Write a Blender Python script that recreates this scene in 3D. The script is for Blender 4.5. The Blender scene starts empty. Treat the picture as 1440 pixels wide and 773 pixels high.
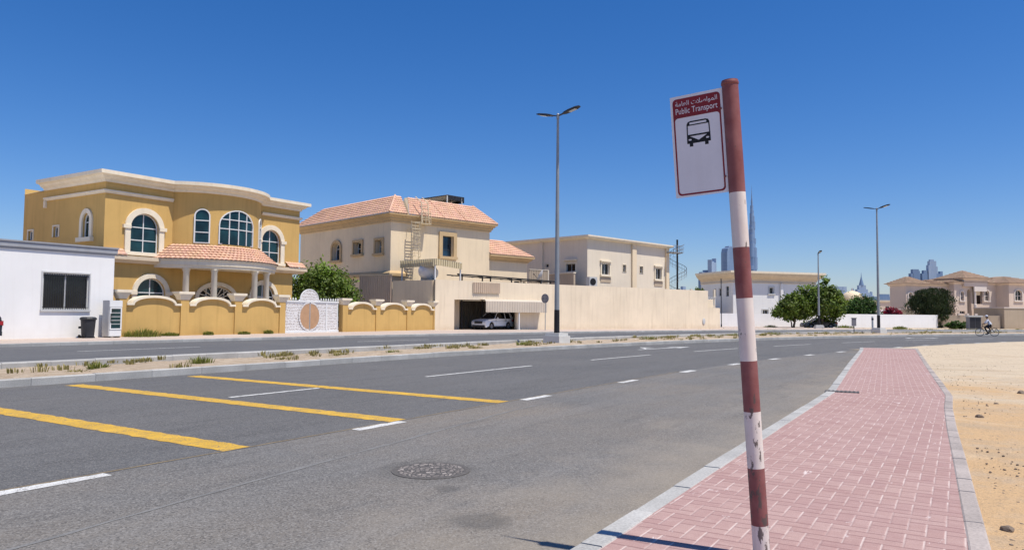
import bpy, bmesh, math, random
from math import sin, cos, pi, radians, sqrt, floor, atan2
from mathutils import Vector, Matrix, noise as mnoise
from mathutils.geometry import tessellate_polygon
random.seed(11)
sc = bpy.context.scene
COL = sc.collection

# ------------------------------------------------------------------ materials
class NT:
    def __init__(s, name):
        s.m = bpy.data.materials.new(name); s.m.use_nodes = True
        s.t = s.m.node_tree; s.t.nodes.clear()
        s.out = s.t.nodes.new('ShaderNodeOutputMaterial')
        s.b = s.t.nodes.new('ShaderNodeBsdfPrincipled')
        s.t.links.new(s.b.outputs[0], s.out.inputs[0])
    def n(s, typ, **kw):
        x = s.t.nodes.new(typ)
        for k, v in kw.items(): setattr(x, k, v)
        return x
    def put(s, sock, v):
        if isinstance(v, bpy.types.NodeSocket): s.t.links.new(v, sock)
        elif v is not None: sock.default_value = v
    def M(s, op, a, b=None, c=None):
        x = s.n('ShaderNodeMath', operation=op)
        s.put(x.inputs[0], a)
        if b is not None: s.put(x.inputs[1], b)
        if c is not None: s.put(x.inputs[2], c)
        return x.outputs[0]
    def obj(s): return s.n('ShaderNodeTexCoord').outputs['Object']
    def mapv(s, v, scale=(1, 1, 1), rot=(0, 0, 0), loc=(0, 0, 0)):
        x = s.n('ShaderNodeMapping'); s.put(x.inputs[0], v)
        x.inputs['Scale'].default_value = scale; x.inputs['Rotation'].default_value = rot
        x.inputs['Location'].default_value = loc
        return x.outputs[0]
    def noise(s, v, scale, detail=4, rough=.55, dist=0):
        x = s.n('ShaderNodeTexNoise'); s.put(x.inputs['Vector'], v)
        x.inputs['Scale'].default_value = scale; x.inputs['Detail'].default_value = detail
        x.inputs['Roughness'].default_value = rough; x.inputs['Distortion'].default_value = dist
        return x.outputs['Fac']
    def ramp(s, v, *stops):
        x = s.n('ShaderNodeValToRGB'); s.put(x.inputs[0], v)
        e = x.color_ramp.elements
        while len(e) < len(stops): e.new(.5)
        for q, (p, c) in zip(e, stops):
            q.position = p
            q.color = (c, c, c, 1) if not hasattr(c, '__len__') else (*c, 1)
        return x.outputs[0]
    def mix(s, f, a, b, typ='MIX'):
        x = s.n('ShaderNodeMix', data_type='RGBA', blend_type=typ)
        s.put(x.inputs[0], f)
        for i, v in ((6, a), (7, b)):
            if not isinstance(v, bpy.types.NodeSocket): v = (*v, 1) if len(v) == 3 else v
            s.put(x.inputs[i], v)
        return x.outputs[2]
    def bump(s, h, strength, dist=.01):
        x = s.n('ShaderNodeBump'); s.put(x.inputs['Height'], h)
        x.inputs['Strength'].default_value = strength; x.inputs['Distance'].default_value = dist
        s.t.links.new(x.outputs[0], s.b.inputs['Normal'])
    def fin(s, col, rough=.8, metal=0, spec=.3):
        s.put(s.b.inputs['Base Color'], (*col, 1) if not isinstance(col, bpy.types.NodeSocket) and len(col) == 3 else col)
        s.put(s.b.inputs['Roughness'], rough); s.put(s.b.inputs['Metallic'], metal)
        s.put(s.b.inputs['Specular IOR Level'], spec)
        return s.m

def plain(name, col, rough=.75, var=.18, scale=1.2, bump=.15, bscale=60, metal=0, spec=.3, streak=0, grime=0, tint=False, fine=.08):
    """noise-weathered surface; streak: vertical rain marks; grime: dust rising from the ground"""
    k = NT(name); o = k.obj()
    n1 = k.noise(o, scale, 5); n2 = k.noise(o, bscale, 3)
    lo = tuple(c*(1-var) for c in col); hi = tuple(min(1, c*(1+var*.6)) for c in col)
    c = k.ramp(n1, (.3, lo), (.7, hi))
    c = k.mix(fine, c, k.ramp(n2, (.35, tuple(x*.3 for x in col)), (.65, tuple(min(1, x*1.4) for x in col))))
    if streak:
        st = k.noise(k.mapv(o, (3.5, 3.5, .22)), 1.0, 5, .6)
        c = k.mix(k.ramp(st, (.50, 0), (.74, streak)), c, tuple(x*y for x, y in zip(col, (.58, .53, .47))))
        c = k.mix(k.ramp(k.noise(o, .55, 5, .65), (.52, 0), (.70, streak*.8)), c, tuple(x*.80 for x in col))
    if grime:
        z = k.n('ShaderNodeSeparateXYZ'); k.put(z.inputs[0], k.n('ShaderNodeNewGeometry').outputs['Position'])
        g = k.M('ADD', k.M('MULTIPLY', z.outputs[2], -.9), k.M('MULTIPLY', k.noise(o, 1.7, 4), 1.3))
        c = k.mix(k.ramp(g, (.0, 0), (.7, grime)), c, tuple(x*y for x, y in zip(col, (.66, .58, .50))))
    if tint:
        a = k.n('ShaderNodeAttribute', attribute_name='tint')
        c = k.mix(1.0, c, a.outputs['Color'], 'MULTIPLY')
    k.bump(n2, bump, .01)
    return k.fin(c, rough, metal, spec)

MT = {}
def setup_mats():
    g = MT
    g['gold'] = plain('ochre_plaster', (.645, .412, .14), .9, .09, .5, .3, 45, streak=.30, grime=.35, fine=.05)
    g['trim'] = plain('cream_trim', (.87, .765, .585), .8, .07, 1.5, .1, 50, streak=.25, fine=.03)
    g['tanfascia'] = plain('tan_fascia', (.72, .585, .42), .85, .08, 1.0, .1, 50, streak=.2, fine=.04)
    g['white'] = plain('white_render', (.87, .855, .82), .85, .04, .6, .12, 40, streak=.10, grime=.18, fine=.03)
    g['greyband'] = plain('grey_parapet', (.36, .37, .39), .85, .10, .8, .12, 40, streak=.25)
    g['cream'] = plain('cream_plaster', (.83, .675, .465), .9, .08, .4, .25, 45, streak=.25, grime=.12, fine=.04)
    g['creamwall'] = plain('pale_boundary_plaster', (.89, .745, .545), .9, .09, .35, .25, 40, streak=.32, grime=.4, fine=.04)
    g['ochretrim'] = plain('ochre_trim', (.60, .43, .235), .85, .1, 1.0, .12, 50, streak=.2, fine=.05)
    g['offwhite'] = plain('off_white_plaster', (.79, .69, .54), .9, .06, .4, .2, 45, streak=.18, grime=.1, fine=.04)
    g['whitehouse'] = plain('pale_grey_plaster', (.84, .825, .79), .9, .05, .4, .1, 45, streak=.12, fine=.03)
    g['villa'] = plain('pinkish_plaster', (.75, .595, .48), .9, .08, .4, .15, 40, streak=.15, fine=.04)
    g['villatrim'] = plain('pale_stone_trim', (.78, .68, .60), .85, .06, .8, .1, 40)
    g['beigewall'] = plain('sandy_wall_plaster', (.50, .40, .29), .9, .1, .4, .2, 30, streak=.2, grime=.3)
    g['terr'] = plain('terracotta_tile', (.70, .435, .305), .8, .12, .8, .2, 40, tint=True, streak=.12)
    g['brownterr'] = plain('brown_tile', (.41, .29, .205), .85, .15, .8, .2, 40, tint=True, streak=.15)
    g['concrete'] = plain('kerb_concrete', (.44, .43, .405), .9, .22, 1.6, .35, 45, tint=True, fine=.2)
    g['edging'] = plain('dusty_edging', (.42, .365, .33), .9, .22, 2.2, .35, 45, tint=True, fine=.2)
    g['concretew'] = plain('pale_concrete', (.64, .63, .59), .9, .1, 1.5, .3, 40, fine=.1)
    g['alu'] = plain('white_aluminium', (.78, .78, .76), .45, .04, 2, .02, 40, fine=.02)
    g['greymetal'] = plain('grey_metal', (.33, .34, .35), .5, .1, 2, .05, 40, metal=.4)
    g['darkmetal'] = plain('dark_metal', (.045, .045, .05), .5, .15, 2, .05, 40, metal=.3)
    g['galv'] = plain('galvanised_steel', (.34, .36, .37), .55, .12, 1.2, .05, 30, metal=.45, streak=.25)
    g['blackpaint'] = plain('black_paint', (.015, .015, .017), .6, .2, 2, .05, 40)
    g['blackplastic'] = plain('black_plastic', (.035, .037, .042), .5, .25, 2.5, .1, 40)
    g['corr'] = plain('beige_corrugated_sheet', (.58, .45, .33), .7, .1, .7, .05, 40, streak=.25)
    g['corrpale'] = plain('pale_corrugated_sheet', (.64, .55, .44), .65, .08, .7, .05, 40, streak=.25)
    g['corryel'] = plain('yellowed_corrugated_sheet', (.66, .56, .36), .7, .1, .7, .05, 40, streak=.3)
    g['tank'] = plain('white_fibreglass', (.70, .68, .66), .5, .08, 1.2, .03, 40, streak=.2)
    g['ladder'] = plain('cream_painted_steel', (.66, .55, .38), .6, .12, 2, .05, 40)
    g['bronze'] = plain('tan_sheet', (.50, .30, .17), .6, .15, 2.2, .1, 40)
    g['bark'] = plain('bark', (.16, .11, .075), .95, .3, 6, .6, 30)
    g['yellow'] = plain('yellow_road_paint', (.70, .42, .055), .85, .16, 2.5, .3, 90, fine=.22)
    g['whitepaint'] = plain('white_road_paint', (.72, .71, .67), .85, .16, 2.5, .3, 90, fine=.22)
    g['seam'] = plain('pale_joint', (.21, .205, .195), .9, .25, 3, .2, 60, fine=.25)
    g['ochreline'] = plain('dusty_joint', (.26, .20, .12), .95, .4, 3, .2, 60, fine=.25)
    g['iron'] = plain('cast_iron', (.14, .13, .12), .7, .35, 9, .4, 60, metal=.2, fine=.25)
    g['coverdark'] = plain('cover_mortar', (.125, .115, .105), .9, .35, 12, .4, 60, fine=.3)
    g['coverstone'] = plain('cover_stone', (.31, .275, .245), .9, .45, 12, .4, 60, fine=.2)
    g['stain'] = plain('oil_stain', (.128, .124, .12), .85, .25, 5, .4, 110, fine=.3)
    g['stone'] = plain('stones', (.24, .185, .14), .9, .4, 8, .5, 30)
    g['carwhite'] = plain('white_car_paint', (.78, .79, .80), .25, .02, 1, 0, 40, spec=.6, fine=0)
    g['cardark'] = plain('dark_car_paint', (.016, .019, .028), .22, .02, 1, 0, 40, spec=.7, fine=0)
    g['cargrey'] = plain('dark_grey_car_paint', (.05, .055, .06), .25, .02, 1, 0, 40, spec=.7, fine=0)
    g['tyre'] = plain('tyre_rubber', (.018, .018, .018), .85, .2, 4, .2, 40)
    g['rim'] = plain('alloy', (.38, .38, .39), .35, .1, 3, 0, 40, metal=.7)
    g['tail'] = plain('red_lens', (.35, .012, .018), .2, .05, 2, 0, 40, spec=.6)
    g['lens'] = plain('clear_lens', (.62, .64, .68), .15, .05, 2, 0, 40, spec=.7)
    g['streetwall'] = plain('bright_white_wall', (.90, .89, .87), .9, .04, .4, .1, 45, streak=.12, grime=.15, fine=.03)
    g['skin'] = plain('skin', (.22, .115, .07), .6, .08, 4, .05, 40)
    g['shirt'] = plain('white_shirt', (.74, .75, .80), .9, .06, 3, .1, 40)
    g['trousers'] = plain('dark_trousers', (.03, .032, .042), .9, .15, 3, .1, 40)
    g['hair'] = plain('hair', (.015, .012, .01), .8, .2, 6, .2, 60)
    g['signwhite'] = plain('reflective_white', (.80, .81, .83), .55, .05, 3, .02, 60, streak=.15, fine=.02)
    g['signback'] = plain('sign_back_grey', (.22, .22, .24), .6, .1, 3, .02, 60)
    g['maroon'] = plain('maroon_film', (.235, .022, .03), .5, .14, 7, .02, 60, fine=.05)
    g['black'] = plain('black_film', (.012, .012, .013), .5, .1, 6, .02, 60)
    g['canvas'] = plain('white_canvas', (.80, .79, .77), .85, .05, 1, .1, 40)
    g['acgrey'] = plain('ac_casing', (.60, .60, .58), .6, .1, 2, .05, 40)
    # glass
    for nm, c in (('glass', (.006, .030, .034)), ('glassblue', (.008, .028, .055)), ('darkglass', (.010, .011, .013)), ('carglass', (.012, .014, .016))):
        k = NT(nm); o = k.obj()
        n = k.noise(o, .9, 2)
        col = k.ramp(n, (.35, tuple(x*.5 for x in c)), (.65, tuple(x*1.7 for x in c)))
        k.bump(k.noise(o, 1.3, 1), .06, .05)
        g[nm] = k.fin(col, .06, 0, .5)
    # leaves
    for nm, c in (('leaf', (.055, .115, .022)), ('leafdark', (.040, .058, .022)), ('leafbright', (.125, .185, .03)), ('leafolive', (.062, .085, .032)), ('weed', (.20, .215, .05)), ('dryweed', (.30, .25, .11)), ('petal', (.30, .02, .06))):
        k = NT(nm)
        a = k.n('ShaderNodeAttribute', attribute_name='tint')
        col = k.mix(1.0, c, a.outputs['Color'], 'MULTIPLY')
        k.fin(col, .55, 0, .35)
        tr = k.n('ShaderNodeBsdfTranslucent'); k.put(tr.inputs[0], k.mix(1.0, col, (1.1, 1.25, .6), 'MULTIPLY'))
        mx = k.n('ShaderNodeMixShader'); mx.inputs[0].default_value = .3
        k.t.links.new(k.b.outputs[0], mx.inputs[1]); k.t.links.new(tr.outputs[0], mx.inputs[2])
        k.t.links.new(mx.outputs[0], k.out.inputs[0])
        g[nm] = k.m
    # asphalt, two ages
    for nm, base, warm, spec in (('asphalt_bus', (.150, .145, .138), (.215, .185, .150), .9), ('asphalt', (.108, .107, .106), (.132, .127, .121), .7), ('asphalt_far', (.100, .102, .108), (.13, .13, .13), .4)):
        k = NT(nm); o = k.obj()
        big = k.noise(o, .22, 5, .6); mid = k.noise(k.mapv(o, (.16, 1.5, 1)), 1.0, 5, .6)
        c = k.ramp(big, (.35, base), (.70, warm))
        c = k.mix(k.ramp(mid, (.45, 0), (.72, .6)), c, tuple(x*1.35 for x in base))
        c = k.mix(k.ramp(k.noise(k.mapv(o, (.4, 2.6, 1), loc=(7, 3, 0)), 1.3, 6, .65), (.55, 0), (.70, .5)), c, tuple(x*.62 for x in base))
        vo = k.n('ShaderNodeTexVoronoi'); k.put(vo.inputs['Vector'], o); vo.inputs['Scale'].default_value = 75
        sep = k.n('ShaderNodeSeparateColor'); k.put(sep.inputs[0], vo.outputs['Color'])
        c = k.mix(k.ramp(sep.outputs[0], (.62, 0), (.86, .5*spec)), c, (.34, .325, .30))
        c = k.mix(k.ramp(sep.outputs[1], (.70, 0), (.9, .55*spec)), c, (.035, .035, .036))
        if nm == 'asphalt_bus':   # dust gathers by the kerb
            sy = k.n('ShaderNodeSeparateXYZ'); k.put(sy.inputs[0], o)
            dd = k.M('ADD', k.M('MULTIPLY', k.M('SUBTRACT', 4.6, sy.outputs[1]), .42), k.M('MULTIPLY', k.M('SUBTRACT', k.noise(o, .8, 5, .65), .5), 1.6))
            c = k.mix(k.ramp(dd, (.2, 0), (1.0, .55)), c, (.34, .29, .225))
            for cx, cy, r in ((4.82, 3.32, .30), (5.5, 4.15, .16), (6.05, 4.78, .62)):
                dv = k.n('ShaderNodeVectorMath', operation='DISTANCE'); k.put(dv.inputs[0], o); dv.inputs[1].default_value = (cx, cy, 0)
                q = k.M('ADD', dv.outputs['Value'], k.M('MULTIPLY', k.M('SUBTRACT', k.noise(o, 4.5, 5, .65), .5), r*1.1))
                c = k.mix(k.ramp(k.M('DIVIDE', q, r), (.55, .42 if r < .5 else .3), (1.0, 0)), c, (.07, .068, .065))
        # hairline cracks
        wv = k.n('ShaderNodeTexVoronoi', feature='DISTANCE_TO_EDGE')
        k.put(wv.inputs['Vector'], k.mapv(o, (.16, .7, 1))); wv.inputs['Scale'].default_value = .7
        crack = k.M('MULTIPLY', k.ramp(wv.outputs[0], (.0, 1), (.006, 0)), k.ramp(k.noise(o, .35, 2), (.54, 0), (.64, .0 if nm == 'asphalt_bus' else .4)))
        c = k.mix(crack, c, (.03, .03, .03))
        k.bump(k.M('ADD', vo.outputs['Distance'], k.noise(o, 240, 2)), .5, .006)
        g[nm] = k.fin(c, .88, 0, .25)
    # herringbone pavers
    for nm, rot in (('pavers', -1.2), ('pavers_turned', -5.6)):
        k = NT(nm); o = k.obj()
        s = k.n('ShaderNodeSeparateXYZ'); k.put(s.inputs[0], k.mapv(o, rot=(0, 0, radians(rot))))
        w = .116
        X = k.M('DIVIDE', s.outputs[1], w); Y = k.M('DIVIDE', s.outputs[0], w)
        i, j = k.M('FLOOR', X), k.M('FLOOR', Y)
        fx, fy = k.M('FRACT', X), k.M('FRACT', Y)
        kk = k.M('FLOORED_MODULO', k.M('SUBTRACT', i, j), 4.0)
        eq = [k.M('COMPARE', kk, float(q), .5) for q in range(4)]
        far = lambda a, e: k.M('ADD', a, k.M('MULTIPLY', e, 10.0))
        dl = far(fx, eq[1]); dr = far(k.M('SUBTRACT', 1.0, fx), eq[0])
        db = far(fy, eq[2]); dt = far(k.M('SUBTRACT', 1.0, fy), eq[3])
        dx, dy = k.M('MINIMUM', dl, dr), k.M('MINIMUM', db, dt)
        wn = k.n('ShaderNodeTexWhiteNoise', noise_dimensions='2D')
        cv = k.n('ShaderNodeCombineXYZ'); k.put(cv.inputs[0], k.M('SUBTRACT', i, eq[1])); k.put(cv.inputs[1], k.M('SUBTRACT', j, eq[2]))
        k.put(wn.inputs['Vector'], cv.outputs[0])
        c = k.ramp(wn.outputs[0], (0, (.40, .25, .222)), (.5, (.44, .287, .25)), (1, (.48, .328, .285)))
        c = k.mix(k.ramp(k.noise(o, .55, 5, .6), (.38, 0), (.72, .55)), c, (.50, .345, .315))
        c = k.mix(k.ramp(k.noise(o, 1.4, 4, .6), (.60, 0), (.8, .35)), c, (.33, .20, .20))
        c = k.mix(k.ramp(k.noise(k.mapv(o, (9, 2.2, 1)), 3.0, 5, .7), (.48, 0), (.7, .38)), c, (.57, .43, .385))
        c = k.mix(k.ramp(k.noise(k.mapv(o, (7, 2, 1), loc=(4, 9, 0)), 3.0, 5, .7), (.52, 0), (.72, .4)), c, (.30, .185, .17))
        c = k.mix(k.ramp(k.noise(o, 140, 3), (.42, .28), (.62, 0)), c, (.22, .10, .10))
        jn = k.noise(o, 3.0, 3, .6)
        jy = k.M('MULTIPLY', k.ramp(dy, (.03, 1), (.10, 0)), .75)
        c = k.mix(jy, c, (.23, .125, .12))
        jw = k.M('MULTIPLY', k.ramp(dx, (.030, 1), (.070, 0)), k.ramp(jn, (.36, .18), (.62, 1)))
        jw = k.M('MULTIPLY', jw, k.M('SUBTRACT', .7, k.M('MULTIPLY', eq[0], .5)))
        c = k.mix(jw, c, (.70, .585, .525))
        # spilled pale plaster and dust
        sp = k.ramp(k.noise(k.mapv(o, (1.2, 2.6, 1), loc=(3.3, 1.7, 0)), 1.9, 5, .7, .5), (.645, 0), (.68, .75))
        c = k.mix(sp, c, (.70, .60, .56))
        h = k.M('MINIMUM', k.M('MULTIPLY', k.M('MINIMUM', dx, dy), 8.0), 1.0)
        k.bump(k.M('ADD', h, k.M('MULTIPLY', k.noise(o, 200, 2), .3)), .55, .006)
        g[nm] = k.fin(c, .88, 0, .25)
    # sidewalk across the road
    k = NT('pale_paving'); o = k.obj()
    bt = k.n('ShaderNodeTexBrick'); k.put(bt.inputs['Vector'], o)
    bt.inputs['Scale'].default_value = 2.2
    for q, cc in (('Color1', (.47, .375, .315, 1)), ('Color2', (.52, .42, .355, 1)), ('Mortar', (.40, .32, .27, 1))): bt.inputs[q].default_value = cc
    c = k.mix(k.ramp(k.noise(o, .25, 5, .6), (.4, 0), (.65, .7)), bt.outputs[0], (.54, .45, .37))
    g['farpave'] = k.fin(c, .9)
    # sand
    k = NT('sand'); o = k.obj()
    s = k.n('ShaderNodeSeparateXYZ'); k.put(s.inputs[0], o)
    big = k.noise(o, .35, 5, .6); mid = k.noise(o, 2.2, 5, .65); fine = k.noise(o, 55, 4, .7)
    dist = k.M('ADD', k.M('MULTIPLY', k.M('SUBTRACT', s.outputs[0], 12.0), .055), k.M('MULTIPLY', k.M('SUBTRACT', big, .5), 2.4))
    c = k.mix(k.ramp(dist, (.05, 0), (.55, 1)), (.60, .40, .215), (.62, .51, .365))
    c = k.mix(k.ramp(mid, (.50, 0), (.74, .55)), c, (.47, .39, .30))
    c = k.mix(k.ramp(k.noise(o, .9, 4, .6), (.55, 0), (.75, .6)), c, (.69, .56, .395))
    c = k.mix(k.ramp(k.noise(k.mapv(o, (1, .35, 1), rot=(0, 0, .5)), 1.1, 5, .6), (.54, 0), (.66, .5)), c, (.47, .355, .235))
    c = k.mix(k.ramp(fine, (.50, 0), (.66, .6)), c, (.30, .215, .135))
    c = k.mix(k.ramp(k.noise(o, 14, 5, .7), (.55, 0), (.68, .5)), c, (.36, .27, .18))
    vo = k.n('ShaderNodeTexVoronoi'); k.put(vo.inputs['Vector'], o); vo.inputs['Scale'].default_value = 22
    sp = k.n('ShaderNodeSeparateColor'); k.put(sp.inputs[0], vo.outputs['Color'])
    peb = k.M('MULTIPLY', k.ramp(vo.outputs['Distance'], (.18, 1), (.28, 0)), k.ramp(sp.outputs[0], (.82, 0), (.86, .7)))
    c = k.mix(peb, c, (.27, .21, .16))
    k.bump(k.M('ADD', k.M('ADD', fine, k.noise(o, 14, 5, .7)), k.M('ADD', k.M('MULTIPLY', k.noise(o, 5, 4, .6), 1.5), k.M('MULTIPLY', mid, 2.0))), .55, .035)
    g['sand'] = k.fin(c, .95, 0, .15)
    k = NT('median_sand'); o = k.obj()
    mid = k.noise(o, 3.2, 5, .65); fine = k.noise(o, 40, 4, .7)
    c = k.ramp(mid, (.3, (.38, .285, .19)), (.7, (.58, .475, .355)))
    c = k.mix(k.ramp(fine, (.52, 0), (.68, .6)), c, (.26, .19, .13))
    k.bump(k.M('ADD', fine, k.M('MULTIPLY', mid, 2.0)), 1.0, .03)
    g['mediansand'] = k.fin(c, .95, 0, .15)
    for nm, col in (('yellow', (.70, .42, .055)), ('whitepaint', (.74, .73, .69))):
        k = NT('worn_'+nm); o = k.obj()
        c = k.ramp(k.noise(o, 2.2, 5, .6), (.3, tuple(x*.80 for x in col)), (.7, col))
        c = k.mix(k.ramp(k.noise(k.mapv(o, (.5, 1.6, 1)), 2.4, 5, .65), (.5, 0), (.75, .45)), c, tuple(x*.55+.05 for x in col))
        vo = k.n('ShaderNodeTexVoronoi'); k.put(vo.inputs['Vector'], o); vo.inputs['Scale'].default_value = 85
        sp = k.n('ShaderNodeSeparateColor'); k.put(sp.inputs[0], vo.outputs['Color'])
        wear = k.M('MULTIPLY', k.ramp(sp.outputs[0], (.55, 0), (.62, .8)), k.ramp(k.noise(o, 5, 5, .7), (.42, .12), (.62, 1)))
        c = k.mix(wear, c, (.13, .125, .12))
        k.bump(vo.outputs['Distance'], .4, .005)
        g[nm] = k.fin(c, .85, 0, .25)
    # pierced gate sheet: white lattice over brown gaps
    k = NT('pierced_white_sheet'); o = k.obj()
    vo = k.n('ShaderNodeTexVoronoi', feature='DISTANCE_TO_EDGE'); k.put(vo.inputs['Vector'], k.mapv(o, (1, .02, 1)))
    vo.inputs['Scale'].default_value = 10
    rings = k.n('ShaderNodeTexWave', wave_type='RINGS'); k.put(rings.inputs['Vector'], k.mapv(o, (1, .02, 1), loc=(-2.35, 0, -1.2)))
    rings.inputs['Scale'].default_value = 1.6; rings.inputs['Distortion'].default_value = 5
    f = k.M('MAXIMUM', k.ramp(vo.outputs[0], (.11, 1), (.16, 0)), k.ramp(rings.outputs['Fac'], (.6, 0), (.75, 1)))
    c = k.mix(f, (.42, .36, .32), (.76, .74, .72))
    k.bump(f, .6, .02)
    g['gate'] = k.fin(c, .55)
    k = NT('cover_mosaic'); o = k.obj()
    vo = k.n('ShaderNodeTexVoronoi'); k.put(vo.inputs['Vector'], o); vo.inputs['Scale'].default_value = 21
    ed = k.n('ShaderNodeTexVoronoi', feature='DISTANCE_TO_EDGE'); k.put(ed.inputs['Vector'], o); ed.inputs['Scale'].default_value = 21
    wr = k.n('ShaderNodeTexWave', wave_type='RINGS', rings_direction='Z'); k.put(wr.inputs['Vector'], o); wr.inputs['Scale'].default_value = 3.6
    sp = k.n('ShaderNodeSeparateColor'); k.put(sp.inputs[0], vo.outputs['Color'])
    c = k.ramp(sp.outputs[0], (0, (.17, .15, .135)), (.5, (.27, .235, .21)), (1, (.42, .37, .33)))
    c = k.mix(k.ramp(ed.outputs[0], (.06, 1), (.16, 0)), c, (.075, .07, .065))
    c = k.mix(k.ramp(wr.outputs['Fac'], (.12, .75), (.3, 0)), c, (.085, .08, .075))
    k.bump(k.M('MINIMUM', ed.outputs[0], .2), 1.0, .02)
    g['mosaic'] = k.fin(c, .85)
    # worn painted pole: bands with chips
    def band(nm, c0, c1):
        k = NT(nm); o = k.obj()
        c = k.ramp(k.noise(o, 7, 5, .6), (.35, c0), (.65, c1))
        c = k.mix(k.ramp(k.noise(k.mapv(o, (16, 16, .9)), 1.0, 4, .6), (.5, 0), (.75, .35)), c, tuple(x*.72 for x in c0))
        chip = k.noise(k.mapv(o, (1, 1, .4)), 21, 5, .68)
        z = k.n('ShaderNodeSeparateXYZ'); k.put(z.inputs[0], o)
        chip = k.M('ADD', chip, k.M('MULTIPLY', k.M('MAXIMUM', k.M('SUBTRACT', 1.25, z.outputs[2]), 0.0), .085))
        c = k.mix(k.ramp(chip, (.62, 0), (.65, .9)), c, (.11, .085, .075))
        k.bump(chip, .25, .004)
        return k.fin(c, .6, 0, .35)
    g['bandred'] = band('worn_maroon_paint', (.215, .066, .062), (.285, .112, .104))
    g['bandwhite'] = band('worn_white_paint', (.72, .63, .56), (.79, .715, .65))
    # skyline towers: bluish distance haze mixed into the base colours
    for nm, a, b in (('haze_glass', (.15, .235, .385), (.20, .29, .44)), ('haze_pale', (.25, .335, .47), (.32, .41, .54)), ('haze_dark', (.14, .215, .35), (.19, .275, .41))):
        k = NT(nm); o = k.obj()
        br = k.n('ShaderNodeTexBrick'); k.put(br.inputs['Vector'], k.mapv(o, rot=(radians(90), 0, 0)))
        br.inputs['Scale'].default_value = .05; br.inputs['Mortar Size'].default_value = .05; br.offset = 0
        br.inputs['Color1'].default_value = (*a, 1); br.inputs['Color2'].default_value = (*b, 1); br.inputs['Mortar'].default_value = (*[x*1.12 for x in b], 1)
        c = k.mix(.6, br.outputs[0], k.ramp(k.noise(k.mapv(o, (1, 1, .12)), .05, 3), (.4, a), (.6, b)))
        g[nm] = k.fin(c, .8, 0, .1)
setup_mats()

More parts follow.
